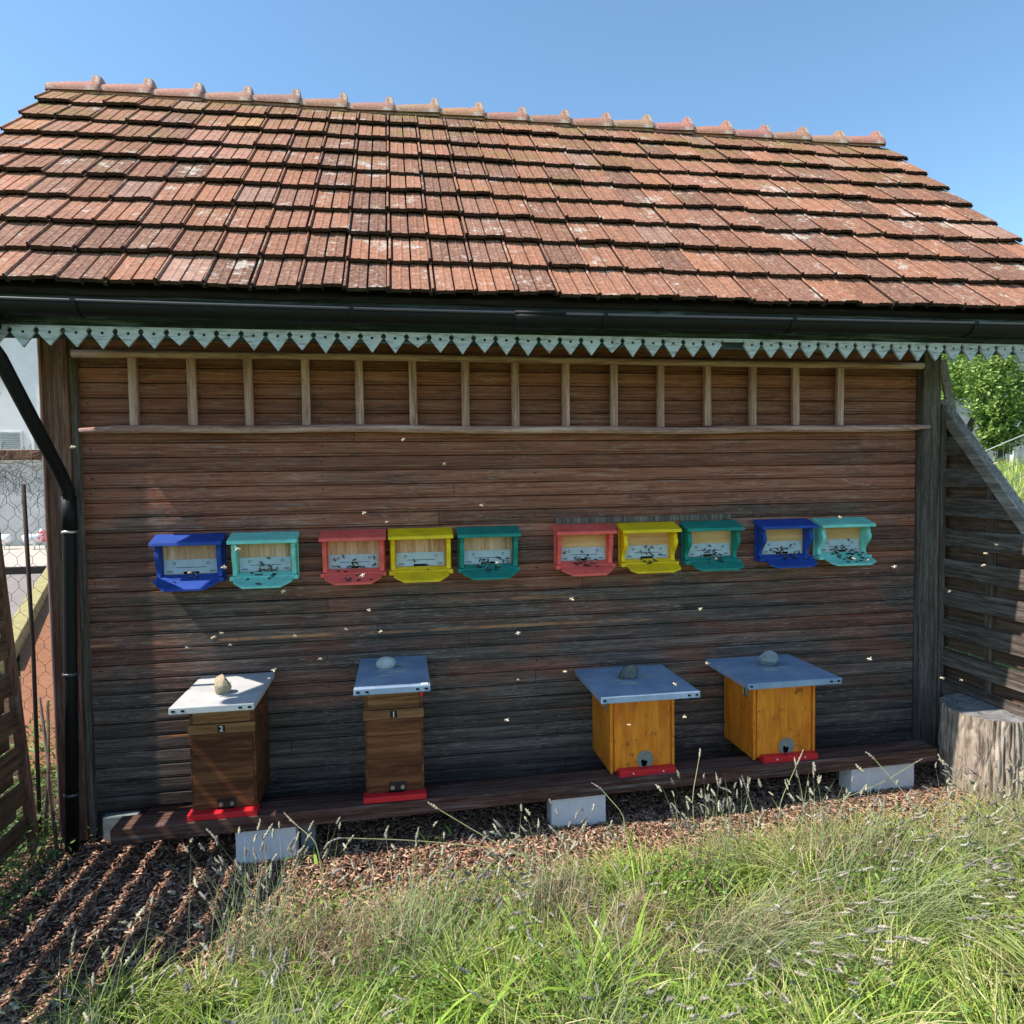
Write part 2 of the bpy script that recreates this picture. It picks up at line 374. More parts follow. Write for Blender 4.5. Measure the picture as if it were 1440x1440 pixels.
# ------------------------------------------------------------------ bee house
LW = 4.30                                            # cladding runs x 0..LW, front face y = 0
ZB, ZT = .06, 2.34
YE, ZE, SL = -.60, 2.345, .95                        # tile eave edge and slope
XL, XR = -.50, 4.885; YR = 1.06; ZR = ZE+SL*(YR-YE)
DEPTH = 2*YR                                          # back wall
house = tag(empty('bee_house'), 'long dark brown timber bee house with red tiled roof and painted hive entrances', 'bee house')
def cladding(x0, x1, z0, z1, pitch, place, name):
    mb = MB(); mb.col = (1, 1, 1); z = z0
    while z < z1-.01:
        t = min(z+pitch, z1); a = random.random(); b = random.random(); mb.col = (a, b, 0)
        bow = random.uniform(-.0015, .0015)
        prof = [(0.018, z), (.004, z+.0012), (0.0015, z+.0035), (.0015, z+.0085), (.006, z+.0100), (.006, z+.0118), (.0, z+.0135), (0+bow, z+pitch*.5), (0.0, t-.0055), (.003, t-.0035), (.014, t-.0025), (.018, t)]
        prof = [(d, min(q, t)) for d, q in prof]
        nseg = 1
        cut = random.uniform(x0+.5, x1-.5) if random.random() < .42 else None
        segs = [(x0, x1)] if cut is None else [(x0, cut-.0012), (cut+.0012, x1)]
        for cuts in segs:
            i = 0; mb.col = (min(1, max(0, a+random.uniform(-.3, .3))), random.random(), 0)
            n = len(prof); v = [place(cuts[i], d, q) for d, q in prof]+[place(cuts[i+1], d, q) for d, q in prof]
            mb.add(v, [(j, j+1, n+j+1, n+j) for j in range(n-1)]+[tuple(range(n))[::-1], tuple(range(n, 2*n)), (n-1, 0, n, 2*n-1)])
        z += pitch
    return mb.build(name, M['siding'], house, fix=True)
cladding(.0, LW, ZB, ZT, .0695, lambda x, d, z: (x, d, z), 'wall')
cladding(.0, LW, ZB, ZT, .0695*2, lambda x, d, z: (x, DEPTH-d, z), 'wall')
for X, sg in ((-.10, 1), (LW+.10, -1)):
    o = cladding(.03, DEPTH-.03, ZB, ZT, .0695*2, (lambda X, sg: lambda x, d, z: (X+sg*d, x, z))(X, sg), 'wall')
    mb = MB(); mb.col = (.5, .5, 0)
    mb.prism([(0.0, ZT), (DEPTH, ZT), (YR, ZR-.14), ], (lambda X, sg: lambda a, b, t: (X+t*sg, a, b))(X, sg), 0.003, .02)
    mb.build('gable', M['siding'], house)
nl = MB()
for zz in np.arange(ZB+.045, ZT-.2, .0695):
    for xx in (.035, 1.07, 2.12, 3.2, 4.26):
        if random.random() < .8: nl.tube([(xx+random.gauss(0, .006), .0005, zz+random.gauss(0, .004)), (xx, -.0012, zz)], .0028, 6)
nl.build('nail_heads', M['iron'], house)['kind'] = 'stuff'
# corner posts
for x0, x1, mt in ((-.135, -.028, 'post'), (LW+.008, LW+.118, 'post_grey')):
    MB().box(x0, x1, -.045, .06, -.05, 2.36).build('corner_post', M[mt], house, bevel=.004)
MB().box(-.028, -.0005, -.028, .02, -.04, 2.36).build('trim_batten', M['post_grey'], house, bevel=.003)
MB().box(-.140, -.134, -.06, -.03, -.05, 2.3).build('trim_batten', M['ladder'], house, bevel=.001)
MB().box(LW+.119, LW+.150, -.055, .03, -.02, 1.98).build('trim_batten', M['batten'], house, bevel=.003)
for x0 in (-.135, LW+.0): MB().box(x0, x0+.12, DEPTH-.05, DEPTH+.045, -.05, 2.36).build('corner_post', M['post'], house, bevel=.004)
MB().box(-.06, LW+.06, .06, DEPTH-.06, -.2, ZB-.004).build('foundation', M['concrete'], house)
MB().box(.03, .19, -.035, .055, -.2, .05).build('footing', M['concrete'], house, bevel=.008)
MB().box(0.0, LW, .002, .05, ZB-.05, ZB-.003).build('sill_beam', M['soffit'], house, bevel=.003)
# tiled slopes -------------------------------------------------------
th = math.atan(SL); slope_len = math.hypot(YR-YE, ZR-ZE)
NC = 9; EXPO = (slope_len-.06)/NC; TW = .176
def tile_color():
    r = random.random()
    base = np.array([.38, .165, .098]) if r < .5 else np.array([.29, .138, .092]) if r < .78 else np.array([.43, .178, .10]) if r < .93 else np.array([.48, .27, .20])
    return tuple(base*random.uniform(.72, 1.2))
PROF = [(0, .014), (.003, .019), (.010, .019), (.013, .012), (.015, .003), (.021, .003), (.023, .013), (.054, .013), (.060, .015), (.064, .015), (.070, .013), (.101, .013), (.103, .000), (.109, .000), (.111, .013), (.142, .013), (.148, .015), (.152, .015), (.158, .013), (.190, .013), (.192, .002), (.207, .002)]
def tile_slope(front):
    mb = MB(); mb.col = (1, 1, 1)
    def P(x, s, h):                                   # s up the slope from the eave, h normal offset
        y = YE+s*math.cos(th)-h*math.sin(th); z = ZE+s*math.sin(th)+h*math.cos(th)
        return (x, y, z) if front else (x, 2*YR-y, z)
    nt_ = int(round((XR-XL)/TW)); tw = (XR-XL)/nt_
    for c in range(NC):
        off = 0
        for i in range(nt_):
            x0 = XL+i*tw+off; col = tile_color()
            if front and c in (5, 6) and i in (5, 6): col = (.50, .24, .17)
            if front and c == 7 and i in (6,): col = (.55, .30, .13)
            if front and i < 3 and random.random() < .6: col = tuple(q*1.3 for q in col)
            s0 = c*EXPO+random.uniform(-.007, .007); s1 = (c+1)*EXPO+.05 if c < NC-1 else (c+1)*EXPO+.02
            lift = .029+random.uniform(-.005, .007); rot = random.gauss(0, .0045); xj = random.gauss(0, .0025)
            mb.col = col; n = len(PROF); top = []; 
            for s_, hb, k in ((s0, lift, 0), (s1, -.002, 1)):
                for (u, h) in PROF:
                    # second pan hangs a little lower, which gives the stepped lower edge
                    ds = (-.008 if .022 <= u <= .102 else 0) if k == 0 else 0
                    top.append(P(x0+u*tw/.198+xj, s_+ds+rot*(u/.1), hb+h))
            bot = [P(x0+u*tw/.198+xj, s0+.002+(-.010 if .022 <= u <= .102 else 0)+rot*(u/.1), lift+h-.016) for u, h in PROF]+[P(x0+u*tw/.198+xj, s1, -.018+h) for u, h in PROF]
            f = [(j, j+1, n+j+1, n+j) for j in range(n-1)]+[(j+1, j, 2*n+j, 2*n+j+1) for j in range(n-1)]
            f += [(2*n+j+1, 2*n+j, 3*n+j, 3*n+j+1) for j in range(n-1)]
            f += [(0, n, 3*n, 2*n), (n-1, 3*n-1, 4*n-1, 2*n-1)]
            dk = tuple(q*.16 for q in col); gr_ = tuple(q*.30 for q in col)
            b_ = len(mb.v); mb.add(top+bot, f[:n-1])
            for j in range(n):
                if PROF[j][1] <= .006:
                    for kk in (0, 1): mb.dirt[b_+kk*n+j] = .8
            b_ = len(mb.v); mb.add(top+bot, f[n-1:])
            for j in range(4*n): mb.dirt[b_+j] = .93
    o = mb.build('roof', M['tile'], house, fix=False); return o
roof = tile_slope(True); roof_b = tile_slope(False)
# deck under the tiles, closing the roof from below
def deck(front):
    mb = MB()
    def P(s, h):
        y = YE+s*math.cos(th)-h*math.sin(th); z = ZE+s*math.sin(th)+h*math.cos(th)
        return (y if front else 2*YR-y, z)
    mb.prism([P(.03, -.02), P(slope_len, -.02), P(slope_len, -.045), P(.03, -.045)], lambda a, b, t: (t, a, b), XL+.03, XR-.03)
    mb.build('roof_deck', M['soffit'], house)
deck(True); deck(False)
for X in (XL-.001, XR-.021):
    for front in (True, False):
        def P(s, h):
            y = YE+s*math.cos(th)-h*math.sin(th); z = ZE+s*math.sin(th)+h*math.cos(th)
            return (y if front else 2*YR-y, z)
        MB().prism([P(-.01, .010), P(slope_len-.05, .010), P(slope_len-.05, -.10), P(-.01, -.10)], lambda a, b, t: (t, a, b), X, X+.022).build('barge_board', M['soffit'], house)
for yy in (.08, YR, DEPTH-.08):                       # purlins carrying the overhangs
    zz = ZE+SL*((yy if yy <= YR else 2*YR-yy)-YE)-.135
    MB().box(XL+.05, XR-.05, yy-.045, yy+.045, zz-.11, zz).build('purlin', M['soffit'], house, bevel=.006)
# ridge tiles: half-round with a raised collar at one end
NRT = 19; rl = (XR-XL-.035)/NRT
def ridge_tile(i):
    mb = MB(); j = random.uniform(-.008, .008); col = tile_color() if i > 2 else (.52, .25, .19)
    if i > 2: col = tuple(q*random.uniform(.85, 1.15) for q in (.44, .235, .16))
    mb.col = col
    x0 = 0; sect = [(-.012, .072, 0), (rl*.45, .080, .006), (rl*.72, .084, .006), (rl*.80, .086, .010), (rl*.82, .087, .036), (rl*.84, .088, .040), (rl*.94, .088, .040), (rl*.97, .087, .034), (rl*.99, .084, .006)]
    n = 14; rings = []
    for (x, r, knob) in sect:
        g = []
        for k in range(n+1):
            t = math.pi*k/n; bump_ = knob*min(1, max(0, (math.sin(t)-.72)*6))
            g.append((x0+x, -math.cos(t)*r*1.12, math.sin(t)*(r*.92)+bump_-.075))
        rings.append(g)
    nn = n+1; v = [q for g in rings for q in g]; inner = [(x, y*.86, z-.014) for g in (rings[0], rings[-1]) for (x, y, z) in g]
    f = [(a*nn+k, a*nn+k+1, (a+1)*nn+k+1, (a+1)*nn+k) for a in range(len(sect)-1) for k in range(n)]
    b0 = len(v); L = (len(sect)-1)*nn
    f += [(k, k+1, b0+k+1, b0+k) for k in range(n)]+[(L+k, b0+nn+k, b0+nn+k+1, L+k+1) for k in range(n)]+[(b0+k, b0+k+1, b0+nn+k+1, b0+nn+k) for k in range(n)]
    mb.add(v+inner, f)
    o = mb.build('ridge_tile', M['tile'], roof, smooth=False)
    o.location = (XL-.01+i*rl, YR, ZR+.045+j); o.rotation_euler = (random.uniform(-.02, .02), random.uniform(-.012, .012), random.uniform(-.015, .015))
for i in range(NRT): ridge_tile(i)
# mortar bedding under the ridge
mb = MB(); mb.col = (.30, .17, .12)
mb.prism([(YR-.10, ZR-.075), (YR, ZR+.03), (YR+.10, ZR-.075)], lambda a, b, t: (t, a, b), XL+.02, XR-.06); mb.build('ridge_bed', M['tile'], roof)
# fascia, gutter, scalloped trim, downpipe ----------------------------
YF = -.535
MB().box(XL+.02, XR-.02, YF, YF+.022, 2.17, 2.362).build('fascia_board', M['fascia'], house, bevel=.003)
for X in np.linspace(XL+.12, XR-.12, 8):
    MB().bar((X, YF+.024, ZE+SL*(YF+.024-YE)-.125), (X, .0, ZE+SL*(-YE)-.125), .06, .08, (0, 0, 1)).build('rafter', M['soffit'], house)
TP = .0930
def scallops(x0, x1, name='scalloped_trim'):
    mb = MB(); n = int(round((x1-x0)/TP)); yt = YF-.003; z1 = 2.214; zc = 2.206; zp = 2.132; t = .011
    for i in range(n):
        a = x0+i*TP; w_ = TP-.0012
        dz = random.gauss(0, .0035)+(random.uniform(.008, .018) if random.random() < .12 else 0); zz = zp+dz
        # panel outline with quarter notches at the joints, plus a drilled hole in the middle
        cx, cz, hr = a+w_/2, 2.189, .0062; K = 10; nr = .0105
        out = [(a, z1), (a, zc+.002)]
        out += [(a+nr*math.sin(q), zc-nr+nr*math.cos(q)) for q in (0.5, 1.2, 2.0, 2.7)]
        out += [(cx, zz)]
        out += [(a+w_-nr*math.sin(q), zc-nr+nr*math.cos(q)) for q in (2.7, 2.0, 1.2, .5)]
        out += [(a+w_, zc+.002), (a+w_, z1)]
        # split in left and right halves around the hole
        left = [q for q in out if q[0] < cx-1e-6]; right = [q for q in out if q[0] > cx+1e-6]
        hl = [(cx-hr*math.sin(q), cz-hr*math.cos(q)) for q in [math.pi*k/6 for k in range(7)]]      # bottom -> top on the left
        hr_ = [(cx+hr*math.sin(q), cz+hr*math.cos(q)) for q in [math.pi*k/6 for k in range(7)]]     # top -> bottom on the right
        polyL = left+[(cx, zz)]+hl+[(cx, z1)]
        polyR = right+[(cx, z1)]+hr_+[(cx, zz)]
        for poly in (polyL, polyR): mb.prism(poly, lambda p, q, t_: (p, t_, q), yt-t, yt)
    o = mb.build(name, M['trim'], house)
    me = o.data; bm = bmesh.new(); bm.from_mesh(me); bmesh.ops.triangulate(bm, faces=[f for f in bm.faces if len(f.verts) > 4]); bm.to_mesh(me); bm.free()
    return o
NG = int(round((2.875-XL-.03)/TP)); NE = int((XR-.03-XL-.03)/TP)
scallops(XL+.03, XL+.03+TP*NG); scallops(XL+.03+TP*(NG+1), XL+.03+TP*NE)
MB().box(XL+.03+TP*NG+.001, XL+.03+TP*(NG+1)-.001, YF-.014, YF-.003, 2.20, 2.214).build('trim_rail', M['trim'], house)
# gutter: a half-round trough with rolled lip, two lengths and a joint
GXL, GXR, GY0, GZ0, GR = XL-.01, XR+.03, -.617, 2.283, .045
def gsag(x): return GZ0+.014*((x-2.0)/2.6)**2-.008 if x < 2.2 else GZ0-.008+.003*(x-2.2)
mb = MB(); nseg = 24; K = 12; v = []; f = []
for i in range(nseg+1):
    x = GXL+(GXR-GXL)*i/nseg; zc = gsag(x)
    for k in range(K+1):
        t = math.pi*k/K; v.append((x, GY0-math.cos(t)*GR, zc-math.sin(t)*GR))
    for k in range(K, -1, -1):
        t = math.pi*k/K; v.append((x, GY0-math.cos(t)*(GR-.004), zc-math.sin(t)*(GR-.004)))
n2 = 2*(K+1)
for i in range(nseg):
    for k in range(n2): f.append((i*n2+k, i*n2+(k+1) % n2, (i+1)*n2+(k+1) % n2, (i+1)*n2+k))
mb.add(v, f); gut = mb.build('gutter', M['black'], house, smooth=True)
for X in (GXL, GXR):
    mb = MB(); mb.prism([(GY0-math.cos(math.pi*k/K)*GR, gsag(X)-math.sin(math.pi*k/K)*GR) for k in range(K+1)], lambda a, b, t: (t, a, b), X-.002, X+.002); mb.build('end_cap', M['black'], gut)
MB().tube([(GXL+(GXR-GXL)*i/nseg, GY0-GR-.001, gsag(GXL+(GXR-GXL)*i/nseg)+.002) for i in range(nseg+1)], .0062, 8).build('rolled_lip', M['lip'], gut, smooth=True)
for X in (.27, 1.27, 2.3, 3.15, 4.05, 4.6):
    mb = MB(); zc = gsag(X)
    pts = [(X, GY0-math.cos(t)*(GR+.004), zc-math.sin(t)*(GR+.004)) for t in [math.pi*k/10*.92 for k in range(11)]]
    for a, b in zip(pts[:-1], pts[1:]): mb.bar(a, b, .018, .003, (0, 1, .3))
    mb.bar((X, GY0-GR-.009, zc-.004), (X, GY0-GR-.009, zc+.010), .018, .003, (0, 1, 0))
    mb.build('bracket', M['black'], gut)
mb = MB()                                             # joint sleeve near the middle
for X0, X1 in ((1.92, 2.13),):
    v = []; f = []
    for i, x in enumerate((X0, X1)):
        for rr in (GR+.006, GR+.002):
            for k in range(K+1):
                t = math.pi*k/K; v.append((x, GY0-math.cos(t)*rr, gsag(x)-math.sin(t)*rr))
    q = K+1
    for k in range(K): f += [(k, k+1, 2*q+k+1, 2*q+k), (q+k, 3*q+k, 3*q+k+1, q+k+1), (k, q+k, q+k+1, k+1), (2*q+k, 2*q+k+1, 3*q+k+1, 3*q+k)]
    f += [(0, 2*q, 3*q, q), (K, q+K, 3*q+K, 2*q+K)]
    mb.add(v, f)
    mb.tube([(X0, GY0-GR-.004, gsag(X0)+.004), (X1, GY0-GR-.004, gsag(X1)+.004)], .008, 8)
mb.build('joint_sleeve', M['black'], gut, smooth=True)
# downpipe
dp = MB().tube([(-.045, -.60, 2.235), (-.045, -.60, 2.13), (-.03, -.575, 2.085), (-.012, -.19, 1.66), (-.012, -.125, 1.585), (-.014, -.115, 1.50), (-.04, -.115, .7), (-.065, -.115, -.05)], .0275, 14).build('downpipe', M['black'], house, smooth=True)
MB().tube([(-.014, -.115, 1.555), (-.016, -.115, 1.40)], .0315, 14).build('pipe_socket', M['black'], dp, smooth=True)
for z, x in ((1.39, -.016), (.75, -.038), (.2, -.056)):
    MB().tube([(x, -.115, z), (x, -.115, z+.012)], .033, 14).build('pipe_clamp', M['lip'] if z < 1 else M['metal'], dp, smooth=True)
MB().tube([(-.045, -.60, 2.25), (-.045, -.60, 2.19)], [.042, .036], 14).build('outlet', M['black'], dp, smooth=True)

# ------------------------------------------------------------------ ladder hung along the wall
lad = tag(empty('ladder', (0, 0, 1.85)), 'long grey wooden ladder with fifteen rungs lying sideways under the eave', 'ladder')
mb = MB(); pts = [(x, -.062, .006*math.sin(x*1.7)+.003*math.sin(x*6)) for x in np.linspace(.02, 4.335, 30)]
mb.tube(pts, [.010]+[.019]*28+[.010], 10); o = mb.build('rail', M['ladder_rail'], lad, smooth=True)
mb = MB(); mb.tube([(x, -.055, .345+.004*math.sin(x*1.3)) for x in np.linspace(.0, 4.29, 24)], .018, 10); mb.build('rail', M['ladder_rail'], lad, smooth=True)
for i in range(15):
    X = .2457+.254*i; a = random.uniform(-.004, .004)
    MB().box(X-.019+a, X+.019+a, -.050, -.022, .0, .345, Matrix.Rotation(random.uniform(-.006, .006), 4, 'Y')).build('rung', M['ladder'], lad, bevel=.005)

# ------------------------------------------------------------------ number plates' digits
def digit(ch, size, mat, parent, loc):
    cu = bpy.data.curves.new('digit', 'FONT'); cu.body = ch; cu.size = size; cu.extrude = .0006; cu.align_x = 'CENTER'; cu.align_y = 'CENTER'; cu.offset = .0006
    t = bpy.data.objects.new('tmp', cu); COL.objects.link(t)
    dg = bpy.context.evaluated_depsgraph_get(); me = bpy.data.meshes.new_from_object(t.evaluated_get(dg))
    bpy.data.objects.remove(t); me.materials.clear(); me.materials.append(mat)
    o = bpy.data.objects.new('digit', me); COL.objects.link(o); o.parent = parent; o.location = loc; o.rotation_euler = (R(90), 0, 0); return o

# ------------------------------------------------------------------ hive entrances in the wall
EW = .290; EH = .20                                    # width over the side panels, height
EZ = 1.165                                             # height of the landing level
def entrance(cx, colour, label, old, wavy, pinky):
    e = tag(empty('hive_entrance', (cx, 0, EZ)), label, 'hive entrance', 'painted hive entrances in a row on the wall')
    m = M[colour]; hw = EW/2
    MB().box(-hw-.006, hw+.006, -.012, -.0025, -.012, EH-.003).build('frame', m, e, bevel=.002)
    top = MB(); top.prism([(-.003, EH+.002), (-.106, EH-.030), (-.110, EH-.046), (-.100, EH-.047), (-.003, EH-.018)], lambda a, b, t: (t, a, b), -hw-.012, hw+.012)
    top.build('canopy', m, e, bevel=.002)
    # side panels with a wavy front edge
    z0, z1 = .0, EH-.045
    pr = []
    for k in range(17):
        q = k/16; z = z0+(z1-z0)*q
        amp = .024 if wavy else .010
        y = -.066+amp*math.sin(q*math.pi*2.0+.6)-(.012 if q > .85 else 0)
        pr.append((y, z))
    prof = [(-.012, z0)]+pr+[(-.012, z1+.012)]
    for sx in (-1, 1):
        MB().prism(prof, lambda a, b, t: (t, a, b), sx*hw-(.020 if sx > 0 else 0), sx*hw+(.020 if sx < 0 else 0)).build('side_panel', m, e, bevel=.0015)
    MB().box(-hw-.010, hw+.010, -.078, -.012, -.022, -.002).build('bottom_rail', m, e, bevel=.002)
    lb = MB(); w0, w1 = hw-.016, hw-.060
    out = [(-w0, -.030), (w0, -.030), (w0+.004, -.108), (w1, -.158), (-w1, -.158), (-w0-.004, -.108)]
    if wavy: out = [(-w0, -.03), (w0, -.03), (w0+.002, -.085), (w0+.014, -.105), (w0+.016, -.128), (w1+.012, -.155), (-w1-.012, -.155), (-w0-.016+.02, -.128), (-w0+.002, -.105), (-w0-.002, -.085)]
    lb.prism(out, lambda a, b, t: (a, b, t+(b+.03)*.40), .002, .013)
    lb.build('landing_board', m, e, bevel=.0015)
    MB().box(-hw+.021, hw-.021, -.018, -.0125, .0, EH-.025).build('back_board', M['ply_new'] if pinky else M['ply'], e)
    zs = MB().box(-hw+.024, hw-.030, -.0215, -.0185, .014, .082).build('metal_strip', M['zinc'], e, bevel=.0008)
    s = MB(); s.box(-.035, .035, -.0232, -.0218, .014, .024); s.build('slot', M['hole'], zs)
    s = MB(); s.box(-.07, .07, -.0226, -.0218, .043, .0455)
    for sx in (-1, 1):
        for k in range(8):
            a, b = [2*math.pi*(k+u)/8 for u in (0, 1)]
            s.bar((sx*.075+.006*math.cos(a), -.0222, .063+.006*math.sin(a)), (sx*.075+.006*math.cos(b), -.0222, .063+.006*math.sin(b)), .0016, .0016, (0, 1, 0))
        for k in range(5): s.box(sx*.095-.012+k*.005, sx*.095-.0095+k*.005, -.0226, -.0218, .022, .029)
    s.build('stamping', M['iron'], zs)
    for sx in (-1, 1): MB().disc((sx*(hw-.010), -.068, .105), (0, -1, 0), .004, .003, 8).build('screw_head', M['metal'], e)
    return e
EN = [(.463, 'navy', 'navy blue hive entrance at the left end of the row, sun on its canopy', True, False, False, 5),
      (.800, 'turq', 'turquoise hive entrance joined to the left navy one, bees on its board', True, False, False, 26),
      (1.213, 'coral', 'coral red hive entrance in the left three, beside a yellow one', True, False, False, 26),
      (1.537, 'yellow', 'yellow hive entrance with almost no bees, between coral red and dark green', True, False, False, 3),
      (1.873, 'green', 'dark green hive entrance with streaked insert, in the middle of the wall', True, False, False, 22),
      (2.368, 'coral', 'coral red hive entrance right of the wide gap, bees crowded at its slot', False, False, True, 30),
      (2.712, 'yellow', 'yellow hive entrance with bees and plain orange insert', False, True, True, 18),
      (3.060, 'green', 'dark green hive entrance with wavy sides and plain orange insert', False, True, True, 24),
      (3.478, 'navy', 'royal blue hive entrance with wavy sides in the right pair', False, True, True, 22),
      (3.822, 'turq', 'turquoise hive entrance at the right end, covered with bees', False, True, True, 55)]
ents = [entrance(*q[:6]) for q in EN]
# board nailed above the right-hand three
tag(MB().box(2.23, 3.19, -.010, -.0025, 1.37, 1.40).build('wall_strip', M['post_grey'], None, bevel=.002), 'thin grey wooden strip above the coral and yellow entrances right of the gap', 'wooden strip')

# ------------------------------------------------------------------ bees
def bee_mesh(name, fly):
    mb = MB()
    def ell(c, a, b, h, n=8, m=6):
        v = []; f = []
        for i in range(m+1):
            t = math.pi*i/m
            for k in range(n):
                q = 2*math.pi*k/n; v.append((c[0]-a*math.cos(t), c[1]+b*math.sin(t)*math.cos(q), c[2]+h*math.sin(t)*math.sin(q)))
        for i in range(m):
            for k in range(n): f.append((i*n+k, i*n+(k+1) % n, (i+1)*n+(k+1) % n, (i+1)*n+k))
        mb.add(v, f)
    mb.mi = 0; ell((-.0045, 0, .004), .0048, .0026, .0026); ell((.0012, 0, .0045), .0026, .0024, .0024); ell((.0048, 0, .004), .0015, .0017, .0016)
    for sx in (-1, 1):
        for k in (-1, 0, 1): mb.tube([(.001+k*.0015, sx*.0018, .003), (.001+k*.003, sx*.0042, .003), (.001+k*.004, sx*.0050, 0)], .0003, 4)
    mb.mi = 1
    sp = 1.0 if fly else .35
    for sx in (-1, 1):
        for (l, wd, dx) in ((.0095, .0032, 0), (.007, .0025, -.002)):
            d = Vector((-.8+sp*.9, sx*(.35+sp*.8), .1)).normalized(); s_ = Vector((0, 0, 1)).cross(d)
            r0 = Vector((.001+dx, sx*.0012, .0066)); P = [r0, r0+d*l*.5+s_*wd*.5, r0+d*l, r0+d*l*.6-s_*wd*.5]
            P2 = [p+Vector((0, 0, .00015)) for p in P]
            mb.add(P+P2, [(0, 1, 2, 3), (7, 6, 5, 4), (0, 4, 5, 1), (1, 5, 6, 2), (2, 6, 7, 3), (3, 7, 4, 0)])
    return mb.build(name, [M['bee_fly'] if fly else M['bee'], M['wing']], None, smooth=True)
b0 = bee_mesh('bee', False); first = True
for (cx, colr, lab, old, wavy, nw, cnt), kk in zip(EN, range(10)):
    lb = lab.split(' hive entrance')[0]
    where = ['at the left end', 'second from left', 'of the left three', 'of the left three', 'of the left three', 'right of the wide gap', 'with orange insert', 'with orange insert', 'in the right pair', 'at the right end'][kk]
    for i in range(cnt):
        o = b0 if first else b0.copy()
        if not first: COL.objects.link(o)
        first = False
        onb = random.random() < (.62 if kk in (5, 9, 2, 1) else .5)
        if onb:
            x = random.gauss(0, .042 if kk != 9 else .06); y = -random.uniform(.045, .15 if kk in (1, 2, 9) else .10)
            if abs(x) > .09: x *= .5
            o.location = (cx+x, y, EZ+.014+(y+.03)*.40); o.rotation_euler = (math.atan(.4), 0, random.uniform(0, 6.28))
            if kk == 8 or kk == 9: o.location.x += .02
        else:
            x = random.gauss(0, .045); z = .014+abs(random.gauss(0, .017)) if random.random() < .7 else random.uniform(.02, .08)
            x = max(-.1, min(.1, x)); z = min(z, .085)
            o.location = (cx+x, -.0235, EZ+z); o.rotation_euler = (R(90), random.uniform(0, 6.28), 0)
            o.rotation_mode = 'XYZ'
            o.rotation_euler = (Matrix.Rotation(R(90), 4, 'X') @ Matrix.Rotation(random.uniform(0, 6.28), 4, 'Z')).to_euler()
        o.scale = (1.25,)*3
        tag(o, 'small dark bee crawling on the %s entrance %s' % (lb, where), 'bee', 'bees on the %s entrance %s' % (lb, where))
bf = bee_mesh('bee', True)
for i in range(46):
    o = bf if i == 0 else bf.copy()
    if i: COL.objects.link(o)
    y = -random.uniform(.60, 1.25); x = random.uniform(.25, 4.0); z = random.choice([random.uniform(.35, 1.3), random.uniform(1.0, 1.75), random.uniform(.9, 1.3)])
    o.location = (x, y, z); o.rotation_euler = (random.uniform(-.5, .5), random.uniform(-.5, .5), random.uniform(0, 6.28)); o.scale = (1.15,)*3
    tag(o, 'sunlit honey bee in flight in front of the brown wall', 'bee', 'bees flying in front of the wall')
for i, (x, y, z) in enumerate(((-.55, -1.5, 2.93), (3.35, -.9, 3.55), (3.62, -1.3, 3.52), (3.55, -1.2, 3.38))):
    o = b0.copy(); COL.objects.link(o); o.location = (x, y, z); o.rotation_euler = (.3, .2, i*1.3); o.scale = (1.2,)*3
    tag(o, 'dark bee flying against the blue sky %s' % ('above the left roof edge' if i == 0 else 'at the upper right'), 'bee', 'bees against the sky at upper right' if i else None)

# ------------------------------------------------------------------ plank on white blocks
def pz(x): return .148+.0125*(x-.3)
plk = MB(); n = 16
v = []
for i in range(n+1):
    x = .205+(4.13-.205)*i/n; zt = pz(x)+.002*math.sin(x*3)
    for (y, z) in ((-.385, zt-.066), (-.385, zt), (-.255, zt), (-.255, zt-.066)): v.append((x, y, z))
plk.add(v, [(i*4+k, i*4+(k+1) % 4, (i+1)*4+(k+1) % 4, (i+1)*4+k) for i in range(n) for k in range(4)]+[(0, 1, 2, 3), tuple(n*4+k for k in (3, 2, 1, 0))])
tag(plk.build('hive_plank', M['plank'], None, bevel=.004), 'long dark brown plank on white blocks carrying the four standing hives', 'plank')
tag(MB().box(.25, 3.95, -.17, -.05, .045, .085).build('hive_plank', M['plank'], None, bevel=.004), 'narrower dark plank behind the hive plank, against the wall foot', 'plank')
for x0, x1, lab in ((.70, .955, 'white aerated concrete block under the left end of the plank'), (2.11, 2.375, 'white aerated concrete block under the middle of the plank'), (3.66, 4.015, 'white aerated concrete block under the right end, near the stump')):
    g = float(gz((x0+x1)/2, -.3)); zt = pz(x0)-.069
    tag(MB().box(x0, x1, -.365, -.262, g-.03, zt).build('concrete_block', M['white_block'], None, bevel=.004), lab, 'block', 'blocks under the plank')
tag(MB().box(.965, 1.03, -.30, -.25, -.09, .080).build('concrete_block', M['concrete'], None, bevel=.004), 'small grey block standing just right of the left white block', 'block')

